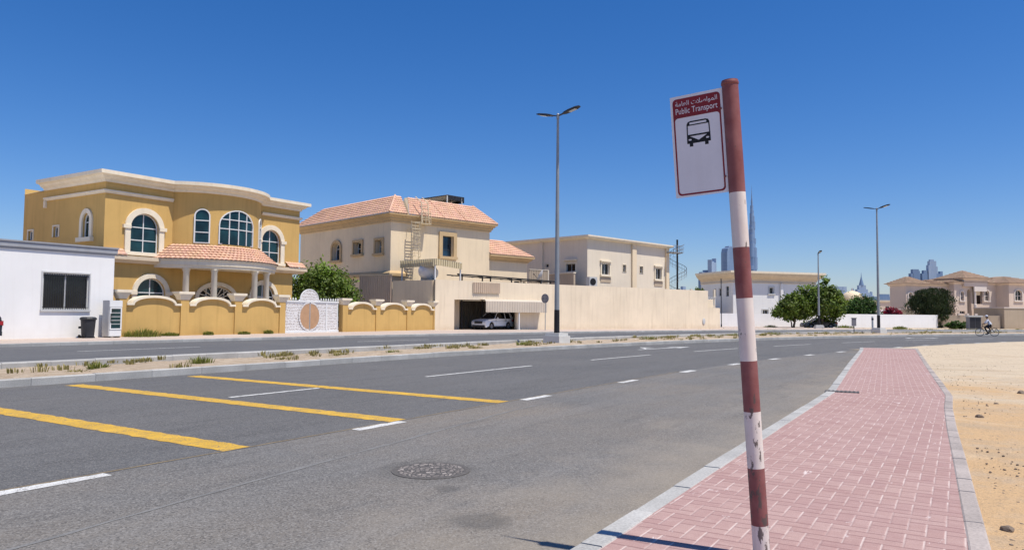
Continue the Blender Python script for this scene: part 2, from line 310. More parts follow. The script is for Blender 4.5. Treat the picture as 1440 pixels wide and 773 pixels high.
# ------------------------------------------------------------------ mesh builder
class MB:
    def __init__(s): s.v = []; s.f = []; s.mi = []; s.t = []
    def add(s, vs, fs, mi=0, tint=None):
        b = len(s.v); s.v.extend([tuple(v) for v in vs])
        for f in fs:
            s.f.append([b+i for i in f]); s.mi.append(mi); s.t.append(tint)
        return s
    def box(s, x0, x1, y0, y1, z0, z1, mi=0, tint=None):
        vs = [(x, y, z) for x in (x0, x1) for y in (y0, y1) for z in (z0, z1)]
        return s.add(vs, [(0, 1, 3, 2), (4, 6, 7, 5), (0, 4, 5, 1), (2, 3, 7, 6), (0, 2, 6, 4), (1, 5, 7, 3)], mi, tint)
    def fbox(s, fn, x0, x1, z0, z1, d0, d1, mi=0, nx=1):
        """box in facade coordinates fn(x, z, depth)"""
        for i in range(nx):
            a = x0+(x1-x0)*i/nx; b = x0+(x1-x0)*(i+1)/nx
            vs = [fn(x, z, d) for x in (a, b) for d in (d0, d1) for z in (z0, z1)]
            fs = [(0, 4, 5, 1), (2, 3, 7, 6), (0, 2, 6, 4), (1, 5, 7, 3)]
            if i == 0: fs.append((0, 1, 3, 2))
            if i == nx-1: fs.append((4, 6, 7, 5))
            s.add(vs, fs, mi)
        return s
    def tube(s, p0, p1, r0, r1=None, n=10, mi=0, cap=True):
        r1 = r0 if r1 is None else r1
        p0, p1 = Vector(p0), Vector(p1); d = (p1-p0).normalized()
        a = d.cross(Vector((0, 0, 1)) if abs(d.z) < .95 else Vector((1, 0, 0))).normalized(); b = d.cross(a)
        vs = []
        for p, r in ((p0, r0), (p1, r1)):
            for i in range(n):
                t = 2*pi*i/n; vs.append(p+a*cos(t)*r+b*sin(t)*r)
        fs = [(i, (i+1) % n, n+(i+1) % n, n+i) for i in range(n)]
        if cap: fs += [tuple(range(n))[::-1], tuple(range(n, 2*n))]
        return s.add(vs, fs, mi)
    def pipe(s, pts, r, n=8, mi=0):
        for a, b in zip(pts, pts[1:]): s.tube(a, b, r if not callable(r) else r, None, n, mi)
        return s
    def lathe(s, prof, c=(0, 0, 0), n=24, mi=0, axis='z', cap=True):
        vs = []
        for r, z in prof:
            for i in range(n):
                t = 2*pi*i/n
                p = (r*cos(t), r*sin(t), z)
                if axis == 'y': p = (r*cos(t), z, r*sin(t))
                if axis == 'x': p = (z, r*cos(t), r*sin(t))
                vs.append((c[0]+p[0], c[1]+p[1], c[2]+p[2]))
        fs = []
        for k in range(len(prof)-1):
            for i in range(n):
                fs.append((k*n+i, k*n+(i+1) % n, (k+1)*n+(i+1) % n, (k+1)*n+i))
        if cap and prof[0][0] > 1e-6: fs.append(tuple(range(n))[::-1])
        if cap and prof[-1][0] > 1e-6: fs.append(tuple(range((len(prof)-1)*n, len(prof)*n)))
        return s.add(vs, fs, mi)
    def sweep(s, path, prof, mi=0, caps=True, closed=True, tint=None):
        """path [(x,y)], prof [(o,z)] with o to the right of travel"""
        n = len(path); rings = []
        for i, p in enumerate(path):
            p = Vector(p)
            d0 = (p-Vector(path[i-1])).normalized() if i else None
            d1 = (Vector(path[i+1])-p).normalized() if i < n-1 else None
            d0 = d0 or d1; d1 = d1 or d0
            n0, n1 = Vector((d0.y, -d0.x)), Vector((d1.y, -d1.x))
            m = n0+n1; m = m/(m.dot(m)/2) if m.length > 1e-6 else n0
            rings.append([(p.x+m.x*o, p.y+m.y*o, z) for o, z in prof])
        k = len(prof); vs = [v for r in rings for v in r]; fs = []
        for i in range(n-1):
            for j in range(k if closed else k-1):
                a, b = j, (j+1) % k
                fs.append((i*k+a, i*k+b, (i+1)*k+b, (i+1)*k+a))
        if caps and closed: fs += [tuple(range(k))[::-1], tuple(range((n-1)*k, n*k))]
        return s.add(vs, fs, mi, tint)
    def strip(s, A, B, mi=0):
        """sheet between two polylines of 3-D points"""
        k = len(A); return s.add(list(A)+list(B), [(i, i+1, k+i+1, k+i) for i in range(k-1)], mi)
    def facade(s, fn, outer, holes, depth, mi=0):
        loops = [outer]+holes
        tri = tessellate_polygon([[Vector((x, z, 0)) for x, z in l] for l in loops])
        flat = [p for l in loops for p in l]
        s.add([fn(x, z, 0) for x, z in flat], tri, mi)
        for h in holes:
            n = len(h)
            vs = [fn(x, z, 0) for x, z in h]+[fn(x, z, depth) for x, z in h]
            s.add(vs, [(i, (i+1) % n, n+(i+1) % n, n+i) for i in range(n)], mi)
        return s
    def ring(s, fn, A, B, d0, d1, mi=0):
        n = len(A)
        vs = [fn(*p, d0) for p in A]+[fn(*p, d0) for p in B]+[fn(*p, d1) for p in A]+[fn(*p, d1) for p in B]
        fs = []
        for i in range(n):
            j = (i+1) % n
            fs += [(i, j, n+j, n+i), (i, 2*n+i, 2*n+j, j), (n+i, n+j, 3*n+j, 3*n+i)]
        return s.add(vs, fs, mi)
    def corr(s, fn, x0, x1, z0, z1, pitch=.2, amp=.03, mi=0):
        n = max(2, int((x1-x0)/pitch)); A = []; B = []
        for i in range(n):
            for q, d in ((0, 0), (.4, 0), (.5, amp), (.9, amp)):
                x = x0+(x1-x0)*(i+q)/n; A.append(fn(x, z0, d)); B.append(fn(x, z1, d))
        A.append(fn(x1, z0, 0)); B.append(fn(x1, z1, 0))
        return s.strip(A, B, mi)
    def tiles(s, fn, t0, t1, a0f, a1f, course=.33, w=.3, mi=0, wave=.035, seg=4):
        """clay tiles: fn(a, t, h) -> point, a along eave, t up the slope, h above the slope"""
        nc = max(1, round((t1-t0)/course)); dt = (t1-t0)/nc
        for c in range(nc):
            ta, tb = t0+c*dt, t0+(c+1)*dt
            la, ra = a0f(ta), a1f(ta); lb, rb = a0f(tb), a1f(tb)
            n = max(1, round((ra-la)/w))
            for q in range(n):
                vs = []
                for i in range(seg+1):
                    f = (q+i/seg)/n; h = wave*abs(sin(pi*i/seg))**.8
                    xa, xb = la+(ra-la)*f, lb+(rb-lb)*f
                    vs += [fn(xa, ta, h+.0), fn(xa, ta, h+.085), fn(xb, tb, h+.012)]
                fs = []
                for i in range(seg):
                    b = i*3
                    fs += [(b, b+3, b+4, b+1), (b+1, b+4, b+5, b+2)]
                g = random.uniform(.90, 1.08)
                s.add(vs, fs, mi, (g, g*random.uniform(.95, 1.03), g*random.uniform(.93, 1.03)))
        return s
    def build(s, name, mats, parent=None, smooth=False, recalc=True):
        if not isinstance(mats, (list, tuple)): mats = [mats]
        me = bpy.data.meshes.new(name); me.from_pydata(s.v, [], s.f)
        for m in mats: me.materials.append(MT[m] if isinstance(m, str) else m)
        for p, mi in zip(me.polygons, s.mi): p.material_index = mi
        if any(t is not None for t in s.t) or any((m if isinstance(m, str) else '') in ('terr', 'brownterr', 'concrete', 'edging') for m in mats):
            a = me.color_attributes.new('tint', 'FLOAT_COLOR', 'CORNER'); buf = []
            for p, t in zip(me.polygons, s.t):
                t = t or (1, 1, 1)
                buf += [*t, 1.0]*p.loop_total
            a.data.foreach_set('color', buf)
        if recalc:
            bm = bmesh.new(); bm.from_mesh(me); bmesh.ops.recalc_face_normals(bm, faces=bm.faces[:]); bm.to_mesh(me); bm.free()
        if smooth:
            me.polygons.foreach_set('use_smooth', [True]*len(me.polygons))
            try: me.set_sharp_from_angle(angle=radians(38))
            except Exception: pass
        me.update()
        o = bpy.data.objects.new(name, me); COL.objects.link(o); o.parent = parent
        return o

def tag(o, label=None, cat=None, group=None, kind=None):
    if label: o['label'] = label
    if cat: o['category'] = cat
    if group: o['group'] = group
    if kind: o['kind'] = kind
    return o
def thing(name, label, cat, loc=(0, 0, 0), rz=0, group=None):
    o = bpy.data.objects.new(name, None); COL.objects.link(o); o.empty_display_size = .3
    o.location = loc; o.rotation_euler = (0, 0, radians(rz))
    return tag(o, label, cat, group)
def struct(name, mb, mats, **k): return tag(mb.build(name, mats, **k), kind='structure')
def copy_tree(o, parent=None):
    c = o.copy(); COL.objects.link(c); c.parent = parent
    for ch in [x for x in bpy.data.objects if x.parent == o]: copy_tree(ch, c)
    return c

# ------------------------------------------------------------------ windows
def outline(x0, x1, z0, zs, zt, n=14):
    """closed outline, bottom-left round to the arch; zt <= zs gives a rectangle"""
    p = [(x0, z0), (x1, z0)]
    if zt <= zs: return p+[(x1, zs), (x0, zs)]
    c, a = (x0+x1)/2, (x1-x0)/2
    return p+[(c+a*cos(pi*i/n), zs+(zt-zs)*sin(pi*i/n)) for i in range(n+1)]
def window(parent, fn, x0, x1, z0, zs, zt=0, rec=.18, f=.07, vb=1, hb=(), frame='alu', glass='glass', name='window',
           sur=None, surw=.25, surp=.07, sill=None, imp=False, proud=.0, label=None):
    """fn(x,z,depth). rec = recess of the frame; sur = surround material; vb inner vertical bars; hb heights of cross bars"""
    mb = MB(); arch = zt > zs; n = 14
    o = outline(x0, x1, z0, zs, zt, n)
    i_ = outline(x0+f, x1-f, z0+f, zs if arch else zs-f, (zt-f) if arch else 0, n)
    mb.ring(fn, o, i_, rec-.06-proud, rec+.01, 0)
    c, a = (x0+x1)/2, (x1-x0)/2
    top = lambda x: (zs+(zt-zs)*sqrt(max(0, 1-((x-c)/a)**2)) if arch else zs)
    for q in range(vb):
        x = x0+(x1-x0)*(q+1)/(vb+1)
        mb.fbox(fn, x-f*.42, x+f*.42, z0+f*.5, top(x)-f*.6, rec-.045-proud, rec+.005)
    for z in hb:
        h = a-f*.6 if z <= zs else a*sqrt(max(0, 1-((z-zs)/(zt-zs))**2))-f*.6
        mb.fbox(fn, c-h, c+h, z-f*.42, z+f*.42, rec-.04-proud, rec+.003, nx=6)
    w = mb.build(name, frame, parent)
    if label: w['label'] = label
    g = MB(); k = 12; A = []; B = []
    for q in range(k+1):
        x = x0+.01+(x1-x0-.02)*q/k
        A.append(fn(x, z0+.01, rec-.01)); B.append(fn(x, max(z0+.03, top(x)-.01), rec-.01))
    g.strip(A, B); g.build('pane', glass, w)
    if sur:
        m = MB()
        O = outline(x0-surw, x1+surw, z0, zs, (zt+surw) if arch else 0, n) if arch else outline(x0-surw, x1+surw, z0, zs+surw, 0)
        I = outline(x0-.002, x1+.002, z0, zs, zt+.002, n) if arch else outline(x0-.002, x1+.002, z0, zs, 0)
        m.ring(fn, O, I, -surp, .0, 0)
        if sill: m.fbox(fn, x0-surw-sill[0], x1+surw+sill[0], z0-sill[1], z0+.012, -surp-sill[2], .01, nx=1)
        if imp:
            for sgn, xe in ((-1, x0), (1, x1)):
                e = sorted((xe+sgn*(-.0), xe+sgn*(surw+.14)))
                m.fbox(fn, e[0], e[1], zs-.10, zs+.13, -surp-.06, .005)
        m.build('surround', sur, w)
    return w

def front(y=0.0): return lambda x, z, d: (x, y+d, z)
def side(x0=0.0): return lambda y, z, d: (x0+d, y, z)      # left face: coordinate runs back along y
def rside(x0=0.0): return lambda y, z, d: (x0-d, y, z)

# road frame: straight to s = 17, then an arc curving right
RC = 125.0
def P(s, off, z=0.0):
    if s <= 17: return (s, off, z)
    t = (s-17)/RC; r = 108+off
    return (17+r*sin(t), -108+r*cos(t), z)
def invP(x, y):
    if x <= 17: return x, y
    t = atan2(x-17, y+108); return 17+RC*t, sqrt((x-17)**2+(y+108)**2)-108
def lerp_poly(pts, x):
    for (xa, ya), (xb, yb) in zip(pts, pts[1:]):
        if xa <= x <= xb: return ya+(yb-ya)*(x-xa)/(xb-xa)
    return pts[-1][1] if x > pts[-1][0] else pts[0][1]
BANDZ = [0, .195, .541, .885, 1.196, 1.584, 1.90, 2.244, 2.955]
SIGN = (.048, .392, 2.255, 2.918)
SKY = (1.0, .35, 3.0, 1.26, .114)
SKYT = (.85, .88, 1.07)
# ------------------------------------------------------------------ ground and roads
def frange(a, b, st):
    n = max(1, round((b-a)/st)); return [a+(b-a)*i/n for i in range(n+1)]
def sheet(name, offA, offB, s0, s1, z, mat, step=2.0, zA=None):
    fa = offA if callable(offA) else (lambda s: offA); fb = offB if callable(offB) else (lambda s: offB)
    S = frange(s0, s1, step); m = MB()
    m.strip([P(s, fa(s), z) for s in S], [P(s, fb(s), z) for s in S])
    return struct(name, m, mat)
def medfar(s): return 21.7+max(0, min(1, (s-25)/55))*4.0
def farkerb(s): return 35.2
m = MB(); m.add([(-7000, -7000, -.03), (9000, -7000, -.03), (9000, 9000, -.03), (-7000, 9000, -.03)], [(0, 1, 2, 3)])
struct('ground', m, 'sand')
sheet('bus_lane', -.5, 7.33, -30, 160, 0, 'asphalt_bus')
sheet('road', 7.33, 17.0, -30, 160, 0, 'asphalt')
sheet('far_road', medfar, farkerb, -40, 170, 0, 'asphalt_far')

# markings
def bar(m, s0, s1, o0, o1, z=.004, n=1):
    S = frange(s0, s1, 1.0)
    m.strip([P(s, o0, z) for s in S], [P(s, o1, z) for s in S])
def ragged(m, s0, s1, o0, o1, z=.004, j=.012, step=.12, along='s'):
    """painted bar with slightly worn edges"""
    if along == 's':
        S = frange(s0, s1, step)
        m.strip([P(s, o0+random.uniform(-j, j), z) for s in S], [P(s, o1+random.uniform(-j, j), z) for s in S])
    else:
        O = frange(o0, o1, step)
        m.strip([P(s0+random.uniform(-j, j), o, z) for o in O], [P(s1+random.uniform(-j, j), o, z) for o in O])
m = MB()
for k, s in enumerate((5.62, 8.46, 11.34)): ragged(m, s-.1, s+.27, 7.38, 16.5, along='o', j=.02)
struct('yellow_road_marking', m, 'yellow')
m = MB()
for k in range(16):
    s = -1.25+4.39*k; ragged(m, s, s+.98, 7.18 if k < 5 else 7.12, 7.35)
for a, b in ((-2, 1.2), (9.0, 11.2), (14.8, 20.1), (24.1, 29.0), (33.2, 38.0), (42.4, 47.2), (51.6, 56.4), (61, 66), (70, 75)): ragged(m, a, b, 11.84, 11.96)
for a, b in ((4.0, 7), (15.5, 20.5), (29, 34), (42, 47), (55, 60)): ragged(m, a, b, 29.7, 29.84)
# lane arrow, straight on and left
def arrow(s, o):
    m.strip([P(s, o-.09, .004), P(s+3.4, o-.09, .004)], [P(s, o+.09, .004), P(s+3.4, o+.09, .004)])
    a, b, c = P(s+3.4, o-.42, .004), P(s+5.2, o, .004), P(s+3.4, o+.42, .004); m.add([a, b, c], [(0, 1, 2)])
    m.add([P(s+1.0, o+.092, .004), P(s+1.9, o+.75, .004), P(s+1.9, o+.98, .004), P(s+.85, o+.092, .004)], [(0, 1, 2, 3)])
    m.add([P(s+1.55, o+.7, .004), P(s+2.4, o+1.3, .004), P(s+2.5, o+.5, .004)], [(0, 1, 2)])
arrow(32.6, 14.4); arrow(66, 14.2)
struct('white_road_marking', m, 'whitepaint')
m = MB(); S = frange(1.5, 26, .35)
m.strip([P(s, lerp_poly([(0, 5.15), (2.5, 5.5), (4.4, 5.8), (10.5, 6.6), (20, 7.1), (26, 7.2)], s)+random.uniform(-.015, .015), .003) for s in S],
        [P(s, lerp_poly([(0, 5.15), (2.5, 5.5), (4.4, 5.8), (10.5, 6.6), (20, 7.1), (26, 7.2)], s)+.045+random.uniform(-.015, .015), .003) for s in S])
struct('road_joint_line', m, 'seam')
m = MB(); S = frange(0, 21, .2)
m.strip([P(s, 7.365+random.uniform(-.012, .006), .003) for s in S], [P(s, 7.39+random.uniform(-.004, .016), .003) for s in S])
struct('lane_joint_line', m, 'ochreline')

# kerbs: individual blocks with dirty joints, one mesh per kerb line
def kerb(name, path, prof, length=1.0, mat='concrete'):
    m = MB()
    # resample the polyline
    pts = [Vector(p) for p in path]; L = [0]
    for a, b in zip(pts, pts[1:]): L.append(L[-1]+(b-a).length)
    def at(d):
        for i in range(len(pts)-1):
            if d <= L[i+1] or i == len(pts)-2: return pts[i].lerp(pts[i+1], (d-L[i])/(L[i+1]-L[i]))
    n = max(1, round(L[-1]/length))
    for i in range(n):
        g = random.uniform(.90, 1.07); dz = random.uniform(-.006, .006)
        m.sweep([at(L[-1]*i/n+.0035), at(L[-1]*(i+1)/n-.0035)], [(o, z+(dz if z > .05 else 0)) for o, z in prof], tint=(g, g*.995, g*.985))
    return struct(name, m, mat)
def arcpath(off, s0, s1, st=1.5): 
    f = off if callable(off) else (lambda s: off)
    return [P(s, f(s))[:2] for s in frange(s0, s1, st)]
KP = lambda w, h, c=.02: [(0, -.05), (0, h-c), (c, h), (w-c, h), (w, h-c), (w, -.05)]
kerb('median_kerb_near', arcpath(17.17, -30, 150), KP(.17, .17), 1.35)
kerb('median_kerb_far', arcpath(lambda s: medfar(s), -40, 150), KP(.30, .22, .03), 1.2)
kerb('far_pavement_kerb', arcpath(35.38, -40, 120), KP(.18, .15), 1.2)
# median of sand between its kerbs
m = MB(); S = frange(-30, 120, .6); rows = 14
grid = []
for s in S:
    for r in range(rows+1):
        t = r/rows; o = 17.17+(medfar(s)-.0-17.17)*t
        x, y, _ = P(s, o)
        e = min(1, 6*t, 6*(1-t))
        grid.append((x, y, .125-.10*t+e*(.03+.10*mnoise.noise(Vector((x*.5, y*.5, 3)))+.05*mnoise.noise(Vector((x*2.1, y*2.1, 9))))))
k = rows+1
m.add(grid, [(i*k+j, i*k+j+1, (i+1)*k+j+1, (i+1)*k+j) for i in range(len(S)-1) for j in range(rows)])
struct('median_sand', m, 'mediansand', smooth=True)

# pavement under the houses across the road
m = MB(); S = frange(-40, 96, 1.5)
m.strip([P(s, 35.38, .13) for s in S], [P(s, 60, .13) for s in S])
struct('far_pavement', m, 'farpave')

# sidewalk of red herringbone pavers
KL = [(-8, 2.0), (0, 2.14), (4.2, 2.22), (8.8, 2.39), (15.7, 2.62), (26, 3.66), (36.4, 4.66), (39.4, 5.02)]
EL = [(-8, -.55), (0, -.18), (5.6, .10), (8.9, .28), (11.7, .44), (14.2, .56), (16.4, .62), (26, 1.50), (40, 2.72)]
def strip_between(xs, name, mat, z=.13):
    m = MB()
    m.strip([(x, lerp_poly(EL, x)+.0, z) for x in xs], [(x, lerp_poly(KL, x)-.16, z) for x in xs])
    return struct(name, m, mat)
strip_between(frange(-8, 15.8, .5), 'sidewalk', 'pavers')
strip_between(frange(15.8, 39.4, .5), 'sidewalk_turned', 'pavers_turned')
kerb('sidewalk_kerb', KL, KP(.17, .135, .015), .95)
kerb('sidewalk_edging', EL, [(0, .02), (0, .128), (.012, .136), (.113, .136), (.125, .128), (.125, .02)], .55, 'edging')
kerb('sidewalk_end_kerb', [(39.4, 5.02), (40.1, 2.6)], KP(.17, .135, .015), .9)

# sand lot to the right of the sidewalk
m = MB(); S = frange(-8, 42, .5)+frange(43, 110, 1.0)[1:]; rows = 46; grid = []
for s in S:
    x0 = s
    for r in range(rows+1):
        t = (r/rows)**2.3
        if s <= 41:
            e = lerp_poly(EL, min(s, 40))-.118+.02*mnoise.noise(Vector((s*1.7, 0, 0))); x, y = s, e-t*46
            zz = .118
        else:
            e = 7.75-.9*min(1, (s-41)/6)+.35*mnoise.noise(Vector((s*.35, 2, 0)))+.15*mnoise.noise(Vector((s*1.1, 7, 0)))
            a = Vector(P(s, e)[:2]); b = Vector((41+(s-41)*.55, lerp_poly(EL, 40)-46)); q = a.lerp(b, t); x, y = q
            zz = .012
        d = min(1, t*30)
        z = zz+d*(.02+.09*mnoise.noise(Vector((x*.22, y*.22, 1)))+.035*mnoise.noise(Vector((x*.9, y*.9, 5)))+.012*mnoise.noise(Vector((x*4, y*4, 8))))
        grid.append((x, y, max(z, .012 if s > 41 else .03)))
k = rows+1
m.add(grid, [(i*k+j, i*k+j+1, (i+1)*k+j+1, (i+1)*k+j) for i in range(len(S)-1) for j in range(rows)])
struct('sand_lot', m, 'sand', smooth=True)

# small loose stones on the sand (uncountable) and a few single rocks
def rock(m, c, r):
    bm = bmesh.new(); bmesh.ops.create_icosphere(bm, subdivisions=2 if r > .03 else 1, radius=1)
    sd = random.random()*50; rz = random.random()*6.28
    vs = []
    for v in bm.verts:
        k = 1+.42*mnoise.noise(v.co*1.5+Vector((sd, sd, 0)))
        p = v.co*k*r; p.z *= .62
        vs.append((c[0]+p.x*cos(rz)-p.y*sin(rz)*.8, c[1]+p.x*sin(rz)+p.y*cos(rz)*.8, c[2]+p.z+r*.25))
    m.add(vs, [[v.index for v in f.verts] for f in bm.faces]); bm.free()
m = MB()
for q in range(2600):
    x = 4.5+38*random.random()**1.5; y = lerp_poly(EL, x)-.25-random.random()**1.4*(2.5+x*.35)
    rock(m, (x, y, .13+.09*mnoise.noise(Vector((x*.22, y*.22, 1)))), random.choice((.006, .007, .008, .01, .012, .016)))
tag(m.build('gravel', 'stone'), 'scattered small stones and grit on the sandy ground beside the sidewalk', 'gravel', kind='stuff')
for lab, x, y, r in (('dark stone lying on sand nearest the sidewalk edging', 6.33, -.12, .045), ('dark broken stone on orange sand, second from the front', 8.2, -.55, .055), ('flat dark stone on the sand by the frame edge', 9.3, -.95, .07),
                     ('dark stone beside the sidewalk edging bend', 13.2, .06, .06), ('long dark stone on pale sand farther off', 17.8, -.62, .08), ('small dark stone on sand between the two clusters', 15.3, -.18, .05)):
    mm = MB(); rock(mm, (0, 0, 0), r)
    o = mm.build('stone', 'stone'); o.location = (x, y, .115); tag(o, lab, 'stone', 'stones on the sand')

# ------------------------------------------------------------------ weeds
def tuft(m, c, r, h, n, lean=.6, wid=.02):
    for q in range(n):
        a = random.random()*6.28; d = r*sqrt(random.random()); hh = h*random.uniform(.4, 1)*(1-.4*d/r)
        x, y = c[0]+cos(a)*d, c[1]+sin(a)*d
        la = a+random.uniform(-.7, .7); l = hh*lean*random.uniform(.2, 1)
        w = wid*random.uniform(.6, 1.4); px, py = -sin(la)*w, cos(la)*w
        t = random.uniform(.6, 1.4)
        m.add([(x-px, y-py, c[2]-.03), (x+px, y+py, c[2]-.03), (x+cos(la)*l*.45+px*.8, y+sin(la)*l*.45+py*.8, c[2]+hh*.65), (x+cos(la)*l*.45-px*.8, y+sin(la)*l*.45-py*.8, c[2]+hh*.65), (x+cos(la)*l, y+sin(la)*l, c[2]+hh)],
              [(0, 1, 2, 3), (3, 2, 4)], 0, (t, t, t*.9))
# clumps one can point at, each its own plant
med = [  # s, off, radius, height, label, dry?
    (10.6, 19.3, .33, .34, 'scruffy green weed clump on median sand, nearest the first yellow bar', 0),
    (13.5, 19.2, .45, .42, 'largest green weed clump on the median left of the yellow bars', 0),
    (9.5, 18.2, .30, .20, 'low dry weed near the front kerb of the median', 1),
    (15.9, 18.5, .30, .22, 'small dry weed clump on median behind the third yellow bar', 1),
    (18.7, 18.8, .35, .25, 'dry yellowish weed on median, midway to the lamp', 1),
    (21.2, 18.7, .35, .27, 'sparse green weed on median sand past the yellow bars', 0),
    (30.6, 19.5, .50, .50, 'bright green weed clump on the median just left of the tall lamp', 0),
    (26.0, 18.6, .40, .30, 'straggly weed on median opposite the cream wall corner', 1),
    (7.0, 18.6, .30, .22, 'dry weed on the median at the left frame edge', 1),
    (43.5, 20.5, .5, .35, 'green weed on median behind the striped pole', 0),
    (56.0, 22.0, .6, .45, 'weed clump on the far median bend near the small sign', 0),
    (63.0, 24.2, .7, .5, 'dark low weed clump on median by the second tall lamp', 0)]
for s, o, r, h, lab, dry in med:
    mm = MB(); tuft(mm, (0, 0, 0), r*.85, h*.72, 120, .9, .012)
    w = mm.build('weed', 'dryweed' if dry else 'weed', recalc=False); w.location = P(s, min(o, medfar(s)-.9), .10); tag(w, lab, 'weed', 'weeds on the median')
m = MB()
for q in range(420):
    s = random.uniform(2, 95); o = random.triangular(17.4, medfar(s)-.3, medfar(s)-1.2)
    if mnoise.noise(Vector((s*.25, o*.35, 4))) < -.05: continue
    tuft(m, P(s, o, .15), random.uniform(.12, .32), random.uniform(.08, .22), 22, .8, .016)
for q in range(260):
    s = random.uniform(70, 130); o = random.uniform(36, 44) if q % 2 else random.uniform(18, 27); tuft(m, P(s, o, 0), random.uniform(.2, .5), random.uniform(.12, .35), 18, .8, .03)
tag(m.build('dry_grass', 'dryweed', recalc=False), 'thin dry grass scattered over the median and far verge', 'grass', kind='stuff')
for x, y, r, h, lab in ((24.6, 40.35, 1.0, .62, 'thick green grass clump at the left foot of the ochre fence'), (26.4, 40.5, .5, .3, 'low grass at the foot of the first fence panel'),
                        (29.0, 40.55, .3, .34, 'small weed at the foot of the middle ochre fence panel'), (31.6, 40.5, .38, .28, 'pale weed by the third fence pier'), (33.6, 40.55, .3, .36, 'small weed by the ochre panel nearest the white gate'),
                        (103.0, 24.0, .9, .6, 'round green tussock before the white wall, left of the second lamp'), (108.3, 15.6, 1.1, .75, 'round dry bush at the foot of the white wall'), (113.5, 9.4, .9, .6, 'second round bush at the foot of the white wall near its end')):
    mm = MB(); tuft(mm, (0, 0, 0), r, h, 420, .6, .02)
    w = mm.build('weed', 'weed', recalc=False); w.location = (x, y, .13 if y > 30 else 0); tag(w, lab, 'weed', 'weeds at wall feet')

# manhole, drain, lamp foot etc.
t = thing('manhole_cover', 'round cast iron manhole cover set in the bus lane asphalt', 'manhole cover', (6.05, 4.78, 0))
m = MB(); m.lathe([(.40, .001), (.40, .006), (.345, .008), (.345, .004), (.0, .004)], n=40); m.build('frame', 'coverdark', t)
m = MB(); m.lathe([(.344, .002), (.344, .0085), (0, .0105)], n=40); m.build('lid', 'mosaic', t)
t = thing('drain_grate', 'iron kerb drain grate where the sidewalk bends', 'drain', (15.9, 2.45, .13), 8)
m = MB(); m.box(-.16, .16, -.40, .22, -.02, .006); m.build('tray', 'iron', t)
m = MB()
for q in range(8): m.box(-.14, .14, -.40+q*.075, -.365+q*.075, .006, .016)
m.build('grating', 'iron', t)
# ------------------------------------------------------------------ white block on the left
t = thing('flat_roofed_block', 'plain white single-storey block with barred window and grey parapet, at the left edge', 'building', (23.2, 41, 0))
F = front()
m = MB(); m.facade(F, [(-16, 0), (0, 0), (0, 4.70), (-16, 4.70)], [outline(-3.72, -1.35, 1.60, 3.54, 0)], .22)
m.add([(0, 0, 0), (0, 9, 0), (0, 9, 4.7), (0, 0, 4.7)], [(0, 1, 2, 3)]); m.add([(-16, 0, 0), (-16, 9, 0), (-16, 9, 4.7), (-16, 0, 4.7)], [(0, 1, 2, 3)])
m.add([(-16, 9, 0), (0, 9, 0), (0, 9, 4.7), (-16, 9, 4.7)], [(0, 1, 2, 3)]); m.add([(-16, 0, 4.69), (0, 0, 4.69), (0, 9, 4.69), (-16, 9, 4.69)], [(0, 1, 2, 3)])
m.build('wall', 'white', t)
m = MB(); m.sweep([(-16.05, 9), (-16.05, 0), (0, 0), (0, 9)], [(.05, 4.66), (.05, 4.74), (.11, 4.76), (.11, 5.0), (.16, 5.02), (.16, 5.09), (-.15, 5.09), (-.15, 4.66)]); m.build('parapet', 'greyband', t)
w = window(t, F, -3.72, -1.35, 1.60, 3.54, 0, rec=.15, f=.09, vb=1, frame='acgrey', glass='darkglass', sur='acgrey', surw=.07, surp=.04, sill=(.02, .07, .05))
m = MB()
for q in range(19): x = -3.60+q*.119; m.tube((x, .035, 1.64), (x, .035, 3.5), .014, n=6)
for z in (1.74, 3.4): m.box(-3.70, -1.37, .025, .045, z-.015, z+.015)
m.build('grille', 'darkmetal', w)

# black wheelie style bin
t = thing('litter_bin', 'black plastic bin with open round top standing before the white wall', 'bin', (21.45, 40.2, .13))
m = MB(); m.lathe([(.30, .06), (.36, .95), (.38, .95), (.38, 1.0), (.0, 1.0)], n=20); m.box(-.34, .34, .22, .32, .5, .62); m.build('body', 'blackplastic', t)
m = MB(); m.lathe([(.40, 0.98), (.42, 1.02), (.36, 1.10), (.27, 1.12), (.27, 1.06), (.0, 1.02)], n=20); m.build('lid', 'blackplastic', t)
for y in (-.2, .2):
    m = MB(); m.lathe([(.0, -.03), (.09, -.03), (.09, .03), (0, .03)], (-.33, y, .09), n=14, axis='x'); m.build('wheel', 'tyre', t)
m = MB(); m.box(-.25, .25, -.25, .25, 0, .07); m.build('base', 'blackplastic', t)

# glass-door drinks fridge
t = thing('display_fridge', 'tall white glass-door drinks fridge against the white wall end', 'fridge', (22.45, 40.0, .13))
m = MB(); m.box(0, .72, .04, .66, .06, 2.02); m.build('cabinet', 'acgrey', t)
m = MB(); m.box(.01, .71, -.02, .05, 1.66, 2.0); m.build('header', 'alu', t)
d = MB(); d.ring(front(-.0), outline(.03, .69, .42, 1.64, 0), outline(.10, .62, .50, 1.57, 0), -.03, .03); dd = d.build('door', 'alu', t)
m = MB(); m.box(.10, .62, -.005, .012, .50, 1.57); m.build('pane', 'glass', dd)
m = MB(); m.box(.055, .08, -.07, -.031, .8, 1.3); m.build('handle', 'darkmetal', dd)
m = MB(); m.box(.03, .69, -.01, .035, .08, .40); m.build('kick_plate', 'alu', t)
for z in (.72, .92, 1.12, 1.33):
    m = MB(); m.box(.10, .62, -.012, -.006, z, z+.03); m.build('shelf', 'acgrey', t)
for x in (.06, .6):
    m = MB(); m.box(x, x+.07, .08, .58, 0, .06); m.build('foot', 'darkmetal', t)

